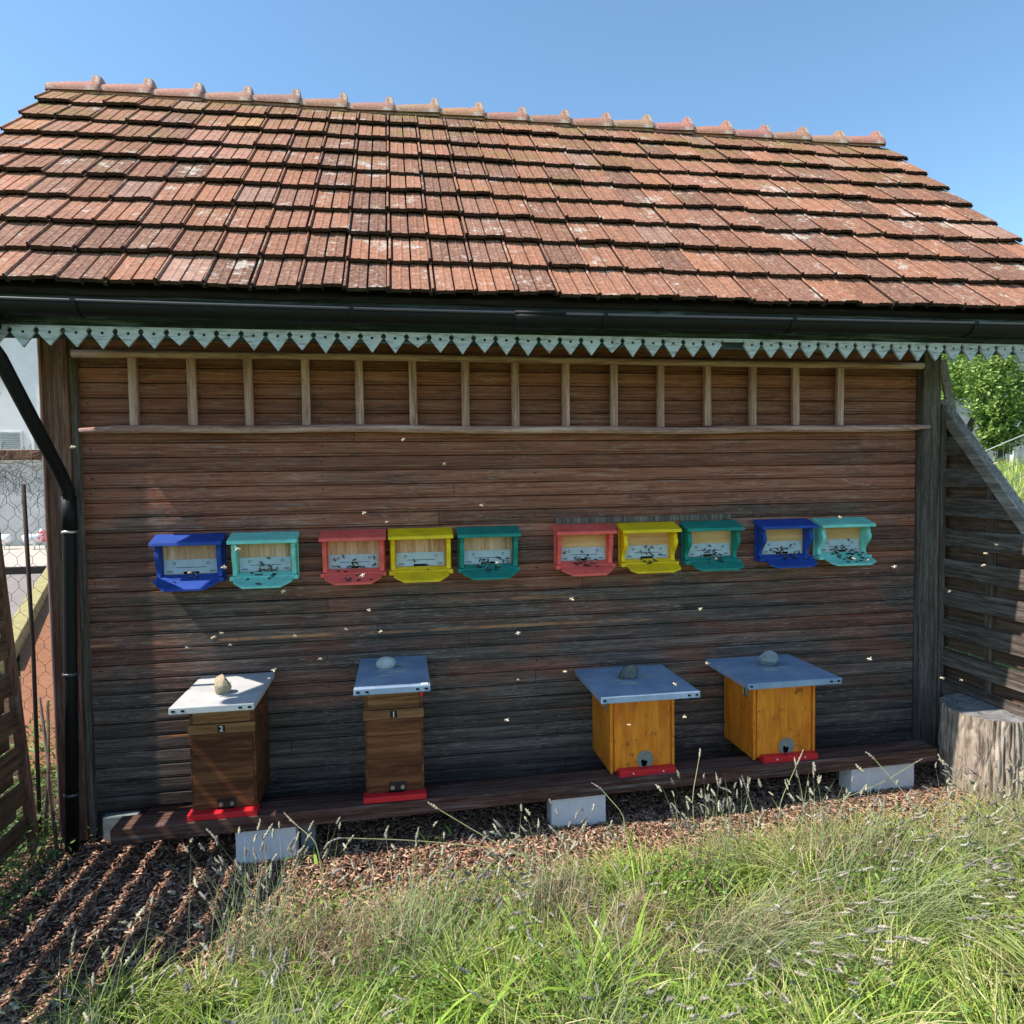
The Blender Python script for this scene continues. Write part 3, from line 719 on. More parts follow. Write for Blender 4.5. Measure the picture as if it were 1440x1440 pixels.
# ------------------------------------------------------------------ standing hives
def lid(parent, w_, y0, y1, z, t=.028, holes=True):
    o = MB().box(-w_/2, w_/2, y0, y1, z-t, z).build('lid', M['lid'], parent, bevel=.003)
    if holes:
        h = MB()
        for sx in (-1, 1):
            for d in (.018, .055): h.box(sx*(w_/2-d)-.007, sx*(w_/2-d)+.007, y0-.0012, y0-.0002, z-.018, z-.010)
        h.build('slot', M['hole'], o)
    return o
def splash(parent, pts, z):
    mb = MB()
    for (x, y, a, b) in pts:
        n = 12; r = [random.uniform(.7, 1.15) for _ in range(n)]
        mb.add([(x+a*r[k]*math.cos(2*math.pi*k/n), y+b*r[k]*math.sin(2*math.pi*k/n), z+.0008) for k in range(n)], [tuple(range(n))])
    mb.build('lime_stain', M['lid_mark'], parent)
def nuc_brown(cx, y0, zb, W_, ztop, lidw, liy0, num, label, tall):
    h = tag(empty('beehive', (cx, 0, zb)), label, 'beehive'); H = ztop-zb; hw = W_/2; yb = -.03
    MB().box(-hw, hw, y0, yb, .004, H-.03).build('body', M['hive_brown'], h, bevel=.003)
    up = H-.155 if tall else H-.125
    f = MB().box(-hw-.004, hw+.004, y0-.014, y0-.0005, up-.042, up).build('front_rail', M['hive_brown_light'], h, bevel=.002)
    MB().box(-hw+.016, hw-.016, y0-.007, y0-.0005, up+.003, H-.032).build('front_panel', M['hive_brown_light'], h, bevel=.002)
    MB().box(-hw+.010, hw-.010, y0-.008, y0-.0005, .030, up-.045).build('front_panel', M['hive_brown'], h, bevel=.002)
    MB().box(-hw-.010, hw+.008, y0-.045, y0+.02, -.004, .022).build('red_sill', M['red'], h, bevel=.002)
    pl = MB().box(-.015, .015, y0-.0165, y0-.0142, up-.036, up-.006).build('number_plate', M['plate'], f)
    digit(num, .033, M['digit'], f, (0, y0-.0175, up-.021))
    en = MB().box(-.038+.01, .040+.01, y0-.0115, y0-.0085, .030, .070).build('entrance_plate', M['iron'], h, bevel=.001)
    for sx in (-1, 1): MB().disc((.011+sx*.023, y0-.012, .047), (0, -1, 0), .0095, .006).build('wing_nut', M['metal'], en)
    MB().box(-.03, .04, y0-.012, y0-.0085, .024, .030).build('slot', M['hole'], h)
    l = lid(h, lidw, liy0, -.012, H)
    return h, l
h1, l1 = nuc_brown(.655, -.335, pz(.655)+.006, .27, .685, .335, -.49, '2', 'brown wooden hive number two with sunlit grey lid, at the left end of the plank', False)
h2, l2 = nuc_brown(1.392, -.335, pz(1.392)+.006, .262, .727, .322, -.525, '1', 'tall brown wooden hive number one with red sill, second on the plank', True)
MB().box(.118, .133, -.350, -.336, .46, .485).build('red_clip', M['red'], h2)
k = NT('sunlit_lid'); k.out(k.ramp(k.noise(k.coord(), 7, 8, .7), [(.4, (.50, .49, .50)), (.6, (.60, .58, .57))]), .6); l1.data.materials[0] = k.m  # whiter copy of the lid colour, standing for sun on this lid
splash(l2, [(-.03, -.24, .055, .022), (.03, -.17, .05, .014), (.02, -.29, .06, .018), (-.04, -.34, .04, .018)], .727-(pz(1.392)+.006))
MB().box(.122, .150, -.521, -.500, .727-(pz(1.392)+.006)+.0005, .727-(pz(1.392)+.006)+.004).build('paper_tag', M['digit'], h2)
def nuc_orange(cx, y0, zb, W_, ztop, lidw, liy0, lcx, label):
    h = tag(empty('beehive', (cx, 0, zb)), label, 'beehive'); H = ztop-zb; hw = W_/2; yb = -.02
    MB().box(-hw, hw, y0, yb, .004, H-.032).build('body', M['hive_orange'], h, bevel=.003)
    MB().box(-hw+.022, hw-.022, y0-.009, y0-.0005, .012, H-.033).build('front_panel', M['hive_orange'], h, bevel=.002)
    for sx in (-1, 1): MB().box(sx*(hw-.007)-.007, sx*(hw-.007)+.007, y0-.012, y0-.0005, .0, H-.033).build('corner_strip', M['hive_orange'], h, bevel=.002)
    MB().box(-hw+.035, hw-.008, y0-.050, y0-.0005, -.006, .026).build('red_sill', M['red'], h, bevel=.002)
    for sx in (-.06, .09): MB().disc((sx, y0-.0505, .012), (0, -1, 0), .004, .002, 8).build('screw_head', M['digit'], h)
    d = MB().disc((.012, y0-.009, .060), (0, -1, 0), .042, .004, 24).build('entrance_disc', M['brass_mesh'], h)
    q = MB(); q.disc((.006, y0-.0132, .040), (0, -1, 0), .014, .001, 10); q.disc((.0, y0-.0132, .052), (0, -1, 0), .009, .001, 10); q.disc((.016, y0-.0132, .048), (0, -1, 0), .007, .001, 10); q.build('entrance_hole', M['hole'], d)
    # metal carrying clip on the side
    c = MB(); c.box(-hw-.004, -hw-.0005, y0+.03, y0+.075, H-.13, H-.06)
    c.tube([(-hw-.008, y0+.035, H-.12), (-hw-.014, y0+.035, H-.07), (-hw-.014, y0+.07, H-.07), (-hw-.008, y0+.07, H-.12)], .003, 6)
    c.build('side_clip', M['metal'], h)
    o = MB().box(-lidw/2+lcx, lidw/2+lcx, liy0, -.006, H-.030, H).build('lid', M['lid'], h, bevel=.003)
    s = MB()
    for sx in (-1, 1):
        for dd in ((.018, .055) if sx > 0 else (.016,)): s.box(lcx+sx*(lidw/2-dd)-.007, lcx+sx*(lidw/2-dd)+.007, liy0-.0012, liy0-.0002, H-.019, H-.011)
    s.build('slot', M['hole'], o)
    return h, o
h3, l3 = nuc_orange(2.572, -.318, pz(2.572)+.004, .325, .607, .475, -.485, -.012, 'orange wooden hive with entrance disc, third on the plank, dark pointed stone on its lid')
h4, l4 = nuc_orange(3.312, -.320, pz(3.312)+.004, .335, .622, .485, -.470, -.025, 'orange wooden hive with entrance disc, at the right end of the plank')
splash(l3, [(-.05, -.30, .05, .022), (.06, -.20, .035, .02), (-.10, -.24, .03, .015)], .607-(pz(2.572)+.004))
splash(l4, [(-.04, -.27, .05, .03), (.04, -.25, .035, .015)], .622-(pz(3.312)+.004))
def stone(loc, sz, mat, label, seed, jag=.25, rz=0, sub=3, rx=0):
    bm = bmesh.new(); bmesh.ops.create_icosphere(bm, subdivisions=sub, radius=1); rnd = random.Random(seed)
    if jag > .2:
        planes = [(Vector((rnd.uniform(-1, 1), rnd.uniform(-1, 1), rnd.uniform(-.6, 1))).normalized(), rnd.uniform(.55, .8)) for _ in range(9)]
        for v in bm.verts:
            for nrm, d in planes:
                q = v.co.dot(nrm)
                if q > d: v.co -= nrm*(q-d)
    for v in bm.verts:
        v.co *= 1+rnd.uniform(-.02, .02); v.co = Vector((v.co.x*sz[0], v.co.y*sz[1], v.co.z*sz[2]))
    zmin = min(v.co.z for v in bm.verts)*.8
    for v in bm.verts: v.co.z = max(v.co.z, zmin)-zmin
    me = bpy.data.meshes.new('stone'); bm.to_mesh(me); bm.free(); me.materials.append(mat)
    if jag <= .2: me.polygons.foreach_set('use_smooth', [True]*len(me.polygons))
    o = bpy.data.objects.new('stone', me); COL.objects.link(o); o.location = loc; o.rotation_euler = (rx, 0, rz)
    return tag(o, label, 'stone')
stone((.655, -.31, .685), (.042, .045, .045), M['stone_tan'], 'yellowish blocky stone on the lid of the leftmost hive', 3, .25, .3)
stone((1.36, -.22, .727), (.047, .036, .031), M['stone_pale'], 'smooth pale oval stone on the lid of hive number one', 5, .1, .2)
stone((2.535, -.22, .607), (.060, .045, .048), m_stone('dark_stone', (.06, .065, .062), (.22, .22, .205)), 'dark grey jagged stone on the lid of the left orange hive', 11, .3, .5)
stone((3.30, -.20, .622), (.052, .042, .046), M['stone_grey'], 'light grey angular stone on the lid of the right orange hive', 21, .3, -.5)

# ------------------------------------------------------------------ slatted side screens
def screen(X, side, y_hi, y_lo, ztop, label, gy=0.0, m_f='fenceboard', m_b='fenceboard_b', post_lean=0):
    s = tag(empty('slatted_screen', (X, 0, 0)), label, 'fence screen')
    per = .168; bh = .100; z = .02; j = 0; inner = 1 if side < 0 else -1
    k = 0
    while z < ztop(min(y_hi, 0))-.02:
        for (dz, dx, mt) in ((0, inner*.026, m_f), (per/2, -inner*.026, m_b)):
            za = z+dz+random.uniform(-.004, .004); zb = za+bh
            def ylim(zz):               # how far forward the board may reach below the sloping top
                y = y_hi
                while y > y_lo and ztop(y-.01) > zz: y -= .01
                return y
            yl = ylim(zb); 
            if y_hi-yl < .06: continue
            yh = y_hi-(post_lean*za)
            yl = max(yl, y_lo)
            if yh-yl < .05: continue
            mb = MB(); n = 8; sag = random.uniform(-.010, .006)
            v = []
            for i in range(n+1):
                q = i/n; y = yh+(yl-yh)*q; y_t = y; y_b = yh+(max(ylim(za), y_lo)-yh)*q; wob = dx+.004*math.sin(q*5+k)
                zo = sag*math.sin(q*math.pi)
                for (a, b) in ((-.006, za), (-.006, zb), (.006, zb), (.006, za)): v.append((wob+a, y_t if b == zb else y_b, b+zo))
            mb.add(v, [(i*4+c, i*4+(c+1) % 4, (i+1)*4+(c+1) % 4, (i+1)*4+c) for i in range(n) for c in range(4)]+[(0, 1, 2, 3), tuple(n*4+c for c in (3, 2, 1, 0))])
            mb.build('board', M[mt], s, bevel=.0015)
        z += per; k += 1
    return s
zt_r = lambda y: min(1.97, 1.975+1.19*(y+.0)) if y > -.93 else 0.9
scr = screen(4.475, 1, .05, -1.35, lambda y: max(.95, 1.97+1.17*y), 'dark woven board screen with sloping top at the right of the bee house')
MB().bar((.0, .03, 2.00), (.0, -.90, .92), .064, .060, (0, 1, 1)).build('top_beam', M['greybeam'], scr, bevel=.004)
for y in (-.33, -.95): 
    o = MB().box(-.014, .014, y-.018, y+.018, -.05, max(.95, 1.97+1.17*y)-.03).build('batten', M['batten'], scr, bevel=.002)
MB().box(-.05, .0, -1.40, -1.352, -.05, .98).build('post', M['batten'], scr, bevel=.003)
lft = screen(-.275, -1, -.085, -1.75, lambda y: max(1.15, 1.93+.62*y) if y < -.0 else 1.95, 'brown woven board screen at the left edge, leaning out of frame', m_f='fence_tan', m_b='fenceboard_b', post_lean=.11)
MB().bar((.035, -.075, -.06), (.020, -.30, 1.85), .030, .040, (1, 0, 0)).build('post', M['post'], lft, bevel=.003)
for y in (-.95, -1.72): MB().box(-.014, .014, y-.018, y+.018, -.1, max(1.15, 1.93+.62*y)-.03).build('batten', M['batten'], lft, bevel=.002)
# leaning sticks, iron rod
tag(MB().tube([(-.30, .10, -.12), (-.292, .10, .8), (-.30, .10, 1.61)], .0095, 8).build('iron_rod', M['iron'], None, smooth=True), 'thin rusty iron rod standing in the gap left of the bee house', 'rod')
tag(MB().tube([(-.225, -.02, -.08), (-.20, .0, .30), (-.235, .02, .62)], [.009, .008, .006], 8).build('stick', M['batten'], None, smooth=True), 'thin grey stick leaning to the left in front of the wire', 'stick')
tag(MB().tube([(-.13, -.10, -.09), (-.19, -.03, .22), (-.205, .03, .60)], [.008, .008, .006], 8).build('stick', M['batten'], None, smooth=True), 'crooked brown stick leaning against the iron rod', 'stick')
# hexagonal wire netting with its top beam
net = tag(empty('wire_netting', (0, .13, 0)), 'rusty hexagonal wire netting on a dark beam left of the bee house', 'wire netting')
mb = MB(); hx = .066; hz = .058; z = -.04; row = 0
while z < 1.69:
    x = -.62+(hx/2 if row % 2 else 0)
    while x < -.14:
        j = lambda: random.uniform(-.004, .004)
        mb.tube([(x, j(), z), (x, j(), z+hz*.5)], .0011, 4, False)
        mb.tube([(x, 0, z+hz*.5), (x+hx/2, j(), z+hz)], .0009, 4, False); mb.tube([(x, 0, z+hz*.5), (x-hx/2, j(), z+hz)], .0009, 4, False)
        x += hx
    z += hz; row += 1
mb.build('mesh_wire', M['iron'], net, fix=False)
MB().box(-.75, -.13, .004, .055, 1.728, 1.775).build('top_beam', M['post'], net, bevel=.004)
def vines(parent):
    mb = MB(); mb.col = (1, 1, 1)
    for i in range(150):
        x = random.uniform(-.62, -.15); z = random.gauss(1.68, .06); p = Vector((x, random.uniform(-.03, .02), z)); pts = [p]; d = Vector((random.uniform(-1, 1), random.uniform(-.2, .2), random.uniform(-1, .8))).normalized()
        for k in range(5):
            d = (d+Vector((random.uniform(-.6, .6), random.uniform(-.2, .2), random.uniform(-.7, .5)))).normalized(); pts.append(pts[-1]+d*.022)
        c = random.uniform(.10, .35); mb.col = (c, c*.85, c*.7); mb.tube(pts, .0011, 4, False)
    o = mb.build('dry_vines', M['chips'], parent, fix=False); o['kind'] = 'stuff'
vines(net)
# brace seen behind the right post
tag(MB().bar((4.615, .18, 2.27), (4.76, .18, 1.65), .055, .014, (0, 1, 0)).build('roof_brace', M['greybeam'], None, bevel=.003), 'pale grey slanting board behind the right corner post', 'brace')

# ------------------------------------------------------------------ stump
st = tag(empty('tree_stump', (4.425, -.41, float(gz(4.385, -.4)))), 'sawn tree stump with furrowed bark at the right edge of the mulch', 'stump')
NA, NZ, SH, SR = 300, 110, .43, .238
from mathutils import noise as mn
V = []; F = []
def bark_r(a, z):
    x, y = math.cos(a), math.sin(a)
    r = SR*(1+.035*math.sin(2*a+.6)+.02*math.sin(3*a+2))*(1.015-.02*z/SH)
    wv_ = .35*mn.noise(Vector((x*3, y*3, z*2.5))); n1 = mn.noise(Vector(((x+wv_*.2)*9.5, y*9.5, z*1.5))); n2 = mn.noise(Vector((x*22+9, (y+wv_*.15)*22, z*3.5+n1)))
    rid = 1-abs(n1)*2.6; rid2 = 1-abs(n2)*2.2
    return r-.017*max(0, rid)**3-.011*max(0, rid2)**2.4+.005*mn.noise(Vector((x*34, y*34, z*12)))
for i in range(NZ+1):
    z = SH*i/NZ
    for k in range(NA):
        a = 2*math.pi*k/NA; r = bark_r(a, z); V.append((r*math.cos(a), r*math.sin(a), z-.02))
for i in range(NZ):
    for k in range(NA): F.append((i*NA+k, i*NA+(k+1) % NA, (i+1)*NA+(k+1) % NA, (i+1)*NA+k))
npmesh('bark', V, F, None, M['bark'], st, True)
V = []; F = []; NR = 26
for i in range(NR+1):
    q = 1-i/NR
    for k in range(NA):
        a = 2*math.pi*k/NA; r = bark_r(a, SH)*q*.992
        x, y = r*math.cos(a), r*math.sin(a)
        h = .004*mn.noise(Vector((x*18, y*18, 0)))+.002*mn.noise(Vector((x*70, y*70, 0)))
        dcr = abs((y+.085)-.28*(x-.02))                 # the radial split
        if x > -.03: h -= .035*max(0, 1-dcr/(.004+.05*max(0, x)*.35))*min(1, (x+.03)*14)
        if y+.085 < .28*(x-.02) and x > 0: h -= .012*min(1, x*8)
        V.append((x, y, SH-.02+h-(0 if i else .002)))
for i in range(NR):
    for k in range(NA): F.append((i*NA+k, i*NA+(k+1) % NA, (i+1)*NA+(k+1) % NA, (i+1)*NA+k))
npmesh('cut_face', V, F, None, M['cut'], st, False)

# ------------------------------------------------------------------ bark mulch
def mulch_edge(x):                                      # how far the mulch runs towards the camera
    return np.interp(x, [-1, 0, .5, .9, 1.3, 1.8, 2.4, 3.2, 4.2, 5], [-1.4, -1.26, -1.12, -1.00, -.93, -.87, -.79, -.73, -.74, -.80])
def chips(name, n, xr, yfun, pal, smin, smax, label, hl=0):
    x = RNG.uniform(xr[0], xr[1], n); y = yfun(n, x)
    L = RNG.uniform(smin, smax, n)*RNG.uniform(.7, 1.2, n); Wd = L*RNG.uniform(.13, .38, n); T = RNG.uniform(.001, .0025, n)
    az = RNG.uniform(0, 6.28, n); ti = RNG.normal(0, .22, n); tj = RNG.normal(0, .22, n)
    e1 = np.stack([np.cos(az)*np.cos(ti), np.sin(az)*np.cos(ti), np.sin(ti)], -1)
    e2 = np.stack([-np.sin(az)*np.cos(tj), np.cos(az)*np.cos(tj), np.sin(tj)], -1); nn = np.cross(e1, e2)
    c = np.stack([x, y, gz(x, y)+RNG.uniform(.001, .014, n)+hl], -1)
    a = e1*L[:, None]/2; b = e2*Wd[:, None]/2; t = nn*T[:, None]
    sh = RNG.uniform(.55, 1.0, (n, 4, 1))
    V = np.stack([c-a-b*sh[:, 0], c+a*sh[:, 1]-b, c+a+b*sh[:, 2], c-a*sh[:, 3]+b, c-a-b*sh[:, 0]+t, c+a*sh[:, 1]-b+t, c+a+b*sh[:, 2]+t, c-a*sh[:, 3]+b+t], 1)
    q = np.array([[4, 5, 6, 7], [0, 1, 5, 4], [1, 2, 6, 5], [2, 3, 7, 6], [3, 0, 4, 7]])
    F = (np.arange(n)[:, None, None]*8+q[None]).reshape(-1, 4)
    C = np.array(pal)[RNG.integers(0, len(pal), n)]*RNG.uniform(.7, 1.25, (n, 1)); C = np.repeat(C, 8, 0)
    return tag(npmesh(name, V.reshape(-1, 3), F, C, M['chips']), label, 'mulch', kind='stuff')
PAL = [(.40, .195, .125), (.50, .26, .17), (.25, .135, .09), (.19, .11, .075), (.60, .38, .26), (.11, .065, .048), (.55, .42, .30), (.16, .10, .07)]
chips('bark_mulch', 60000, (-.75, 5.0), lambda n, x: mulch_edge(x)-.15+(.06-(mulch_edge(x)-.15))*RNG.uniform(0, 1, n), PAL, .008, .036, 'reddish brown bark chips covering the ground along the bee house')
n_ = 260; x = RNG.uniform(4.2, 4.95, n_); y = RNG.uniform(-.12, .5, n_)
chips('gravel', 500, (4.1, 5.0), lambda n, x: RNG.uniform(-.18, .6, n), [(.25, .27, .27), (.4, .42, .42), (.18, .2, .2)], .02, .05, 'grey gravel heaped behind the stump', .02)

# ------------------------------------------------------------------ grass
def blades(name, roots, L, az, lean, wid, C, mat, label=None, cat=None, parent=None, seg=4, curl=1.0, kind='stuff'):
    n = len(roots); t = np.linspace(0, 1, seg+1)
    d = np.stack([np.cos(az), np.sin(az)], -1); side = np.stack([-np.sin(az), np.cos(az), np.zeros(n)], -1)
    pts = []
    p = roots.copy(); ang = RNG.uniform(.02, .30, n)+lean*.25
    for i in range(seg+1):
        pts.append(p.copy())
        a = np.clip(ang+lean*curl*(i/seg)**1.1, 0, 2.0)
        step = (L/seg)[:, None]
        p = p+step*np.concatenate([np.sin(a)[:, None]*d, np.cos(a)[:, None]], 1)
    P = np.stack(pts, 1)                                 # n, seg+1, 3
    gg = gz(P[..., 0], P[..., 1])+.012; P[..., 2] = np.maximum(P[..., 2], gg)
    tw = RNG.uniform(-.8, .8, n); sd = side*np.cos(tw)[:, None]+np.array([0, 0, 1.])*np.sin(tw)[:, None]
    wf = np.array([1, .95, .8, .55, .08])[:seg+1] if seg == 4 else np.linspace(1, .1, seg+1)
    off = sd[:, None, :]*(wid[:, None]*wf[None])[..., None]/2
    V = np.concatenate([(P-off)[:, :, None], (P+off)[:, :, None]], 2).reshape(n, -1, 3)
    q = np.array([[2*i, 2*i+1, 2*i+3, 2*i+2] for i in range(seg)])
    F = (np.arange(n)[:, None, None]*(2*(seg+1))+q[None]).reshape(-1, 4)
    o = npmesh(name, V.reshape(-1, 3), F, np.repeat(C, 2*(seg+1), 0), mat, parent)
    if kind == 'stuff' or label: tag(o, label, cat, kind=kind)
    return o, P
GREEN = np.array([(.21, .33, .045), (.32, .44, .065), (.42, .50, .10), (.14, .24, .045), (.50, .52, .17), (.60, .50, .27), (.34, .40, .14)])
def pal(n, P=None, wts=None):
    return GREEN[RNG.choice(len(GREEN), n, p=wts)]*RNG.uniform(.75, 1.25, (n, 1))
# tussocks, each with its own lean
NT_ = 300
tx = RNG.uniform(-.9, 5.6, NT_); off = RNG.uniform(.03, 1.0, NT_)**1.0
ty = mulch_edge(tx)-.02-off*1.35
tdir = RNG.uniform(0, 6.28, NT_); th_ = np.clip(.10+.19*off+RNG.normal(0, .06, NT_), .06, .33)
n_ = 100000
k_ = RNG.integers(0, NT_, n_); rad = np.abs(RNG.normal(0, .065, n_)); ra = RNG.uniform(0, 6.28, n_)
rx = tx[k_]+rad*np.cos(ra); ry = ty[k_]+rad*np.sin(ra)
keep = (ry < mulch_edge(rx)+.02) & (ry > -3.0); k_, rx, ry, ra = k_[keep], rx[keep], ry[keep], ra[keep]; n_ = len(rx)
near = np.clip((-.4-ry)/1, 0, 1)
az = np.where(RNG.random(n_) < .6, tdir[k_]+RNG.normal(0, .5, n_), ra+RNG.normal(0, .6, n_))
L = th_[k_]*RNG.uniform(.5, 1.25, n_)
dry = RNG.random(NT_)[k_]
wa = pal(n_, wts=[.24, .30, .2, .10, .09, .03, .04]); wb = pal(n_, wts=[.06, .12, .18, .03, .20, .33, .08])
C = np.where((dry > .64)[:, None], wb, wa)
blades('grass', np.stack([rx, ry, gz(rx, ry)], -1), L, az, RNG.uniform(.8, 2.8, n_), RNG.uniform(.0018, .0062, n_)**1.0, C, M['blade'], 'overgrown green and straw coloured grass in the foreground', 'grass')
# sparse thin grass creeping over the mulch edge
n_ = 3500; rx = RNG.uniform(1.0, 5.0, n_); ry = mulch_edge(rx)+np.abs(RNG.normal(0, .06, n_))
blades('grass', np.stack([rx, ry, gz(rx, ry)], -1), RNG.uniform(.04, .14, n_), RNG.uniform(0, 6.28, n_), RNG.uniform(.9, 2.0, n_), RNG.uniform(.0015, .003, n_), pal(n_, wts=[.08, .1, .15, .02, .2, .35, .1]), M['blade'], 'thin straw coloured grass creeping over the edge of the mulch', 'grass')
# behind the camera and out to the sides, thinner
n_ = 16000; rx = RNG.uniform(-3, 8, n_); ry = RNG.uniform(-5, -2.2, n_)
blades('grass', np.stack([rx, ry, gz(rx, ry)], -1), RNG.uniform(.06, .18, n_), RNG.uniform(0, 6.28, n_), RNG.uniform(.4, 1.4, n_), RNG.uniform(.003, .006, n_), pal(n_, wts=[.22, .26, .2, .1, .1, .04, .08]), M['blade'], 'low meadow grass nearest the camera position', 'grass')
# broad bright leaves low in the middle
def broad(cx, cy, n, Lm, label):
    rx = cx+RNG.normal(0, .05, n); ry = cy+RNG.normal(0, .05, n)
    c = np.array([(.30, .44, .06)]*n)*RNG.uniform(.75, 1.15, (n, 1))
    o, P = blades('broad_grass', np.stack([rx, ry, gz(rx, ry)], -1), RNG.uniform(.6, 1.1, n)*Lm, RNG.uniform(0, 6.28, n), RNG.uniform(.7, 1.5, n), RNG.uniform(.010, .018, n), c, M['blade'], kind=None)
    tag(o, label, 'grass clump')
broad(2.05, -1.55, 34, .36, 'clump of broad bright green grass leaves low in the middle of the lawn')
broad(1.50, -1.72, 30, .34, 'clump of broad bright green grass leaves at the bottom edge left of centre')
broad(1.05, -.47, 5, .12, 'small green seedling standing beside the left white block')
broad(1.62, -.42, 4, .10, 'tiny upright green seedling in the shaded mulch')

# ------------------------------------------------------------------ lavender
def spikes(P, n, parent, lens=(.022, .048)):
    """flower spikes along the last stretch of each stem"""
    V = []; F = []; C = []; K = 6; NS = 11
    for i in range(n):
        tip = P[i, -1]; d = P[i, -1]-P[i, -2]; d = d/np.linalg.norm(d); ref = np.array([.3, .2, 1.]) if abs(d[2]) < .9 else np.array([1., 0, 0])
        a = np.cross(d, ref); a /= np.linalg.norm(a); b = np.cross(a, d); L = RNG.uniform(*lens); r = RNG.uniform(.0022, .0038)
        c0 = np.array([(.42, .38, .27), (.32, .29, .22), (.27, .24, .21), (.48, .45, .32)][RNG.integers(0, 4)])*RNG.uniform(.8, 1.1)
        bend = (RNG.random(3)-.5)*.9; base = len(V)
        for s in range(NS):
            q = s/(NS-1); cpt = tip+d*L*q+bend*L*q*q*.5
            rr = r*(.45+.9*math.sin(math.pi*min(1, q*.9+.08)))*(1.4 if s % 2 else .6)
            for k in range(K):
                t = 2*math.pi*(k+.5*(s % 2))/K; jj = RNG.uniform(.5, 1.6)
                V.append(cpt+(a*math.cos(t)+b*math.sin(t))*rr*jj+d*RNG.uniform(-.0015, .0015)); C.append(c0*RNG.uniform(.55, 1.3))
        for s in range(NS-1):
            for k in range(K): F.append((base+s*K+k, base+s*K+(k+1) % K, base+(s+1)*K+(k+1) % K, base+(s+1)*K+k))
    o = npmesh('flower_spikes', np.array(V), np.array(F), np.array(C), M['flower'], parent); o['kind'] = 'stuff'
    return o
def lavender(cx, cy, n, Lm, az0, spread, label, lean=(.5, 1.5), nspk=.6, rad=.09, up_=0):
    e = tag(empty('lavender_plant', (0, 0, 0)), label, 'lavender', 'lavender plants along the lawn')
    rx = cx+RNG.normal(0, rad, n); ry = cy+RNG.normal(0, rad*.8, n); az = az0+RNG.normal(0, spread, n)
    L = RNG.uniform(.65, 1.15, n)*Lm
    c = np.array([(.24, .30, .12), (.30, .36, .15), (.20, .25, .11), (.36, .36, .20)])[RNG.integers(0, 4, n)]*RNG.uniform(.8, 1.2, (n, 1))
    o, P = blades('stems', np.stack([rx, ry, gz(rx, ry)], -1), L, az, RNG.uniform(lean[0], lean[1], n), RNG.uniform(.0018, .003, n), c, M['blade'], parent=e, kind='stuff')
    ns = int(n*nspk); spikes(P, ns, e)
    # grey-green narrow leaves near the base
    m_ = n*3; k = RNG.integers(0, n, m_); rx = cx+RNG.normal(0, rad*1.1, m_); ry = cy+RNG.normal(0, rad, m_)
    z = gz(rx, ry)+RNG.uniform(0, .12, m_); c = np.array([(.20, .26, .13), (.27, .33, .17), (.17, .22, .10)])[RNG.integers(0, 3, m_)]
    blades('foliage', np.stack([rx, ry, z], -1), RNG.uniform(.03, .07, m_), RNG.uniform(0, 6.28, m_), RNG.uniform(.2, 1.3, m_), RNG.uniform(.002, .004, m_), c, M['blade'], parent=e, kind='stuff')
    return e
LV = [(.95, -1.12, 120, .40, 1.7, 1.1, 'pale lavender plant in front of the left white block', (.2, 1.1)),
      (.55, -1.46, 60, .34, 2.4, 1.3, 'lavender plant at the lower left in the striped shadow', (.5, 1.4)),
      (1.45, -1.32, 150, .42, .8, .9, 'flopped lavender plant below hive number one', (.7, 1.6)),
      (2.00, -1.10, 130, .38, 2.2, 1.4, 'brownish lavender plant below the middle white block', (.6, 1.5)),
      (2.68, -.98, 95, .35, 1.4, .9, 'tall lavender plant with many upright spikes below the left orange hive', (.1, .8)),
      (3.10, -1.10, 150, .40, .2, 1.2, 'lavender plant below the right orange hive', (.5, 1.4)),
      (2.45, -1.45, 190, .50, -.8, .6, 'lavender plant with long stems combed to the lower right', (1.0, 1.7)),
      (3.05, -1.42, 190, .50, -.6, .6, 'lavender plant with swept stems in the lower right lawn', (1.0, 1.7)),
      (3.60, -1.15, 170, .42, -.3, 1.0, 'lavender plant below the stump, flattened to the right', (.8, 1.6)),
      (4.05, -.98, 130, .34, 1.2, 1.3, 'lavender plant just in front of the stump', (.3, 1.3)),
      (3.70, -1.50, 150, .44, -.9, .9, 'lavender plant in the lower right corner', (.8, 1.7)),
      (1.95, -1.78, 140, .42, -.6, 1.4, 'lavender plant at the bottom edge in the centre', (.6, 1.5)),
      (1.05, -1.72, 120, .38, 1.0, 1.4, 'lavender plant at the bottom edge left of centre', (.6, 1.5))]
for q in LV: lavender(q[0], q[1], q[2], q[3], q[4], q[5], q[6], q[7], nspk=.42 if q[1] < -1.2 else .6)
# a few long single stems reaching over the mulch
e = tag(empty('lavender_plant'), 'long single lavender stems arching over the dark mulch under the plank', 'lavender', 'lavender plants along the lawn')
pts = [[(2.02, -.72, .02), (1.75, -.62, .05), (1.45, -.56, .075), (1.18, -.52, .09)], [(2.0, -.75, .0), (1.75, -.62, .10), (1.58, -.55, .19)],
       [(3.0, -.75, .05), (3.35, -.66, .11), (3.65, -.6, .15), (3.85, -.56, .21)], [(3.75, -.85, .0), (3.68, -.70, .15), (3.60, -.62, .27)],
       [(3.02, -.78, .02), (3.08, -.68, .14), (3.2, -.62, .28)], [(2.62, -.85, .0), (2.65, -.72, .22), (2.72, -.64, .36)], [(2.30, -.82, .0), (2.36, -.7, .16), (2.28, -.64, .25)],
       [(4.0, -.85, .0), (3.94, -.75, .15), (3.90, -.7, .24)], [(1.12, -.75, .0), (1.08, -.66, .16), (1.0, -.6, .2)], [(2.9, -.8, 0), (2.95, -.7, .12), (2.93, -.66, .22)]]
mb = MB(); mb.col = (1, 1, 1)
PP = []
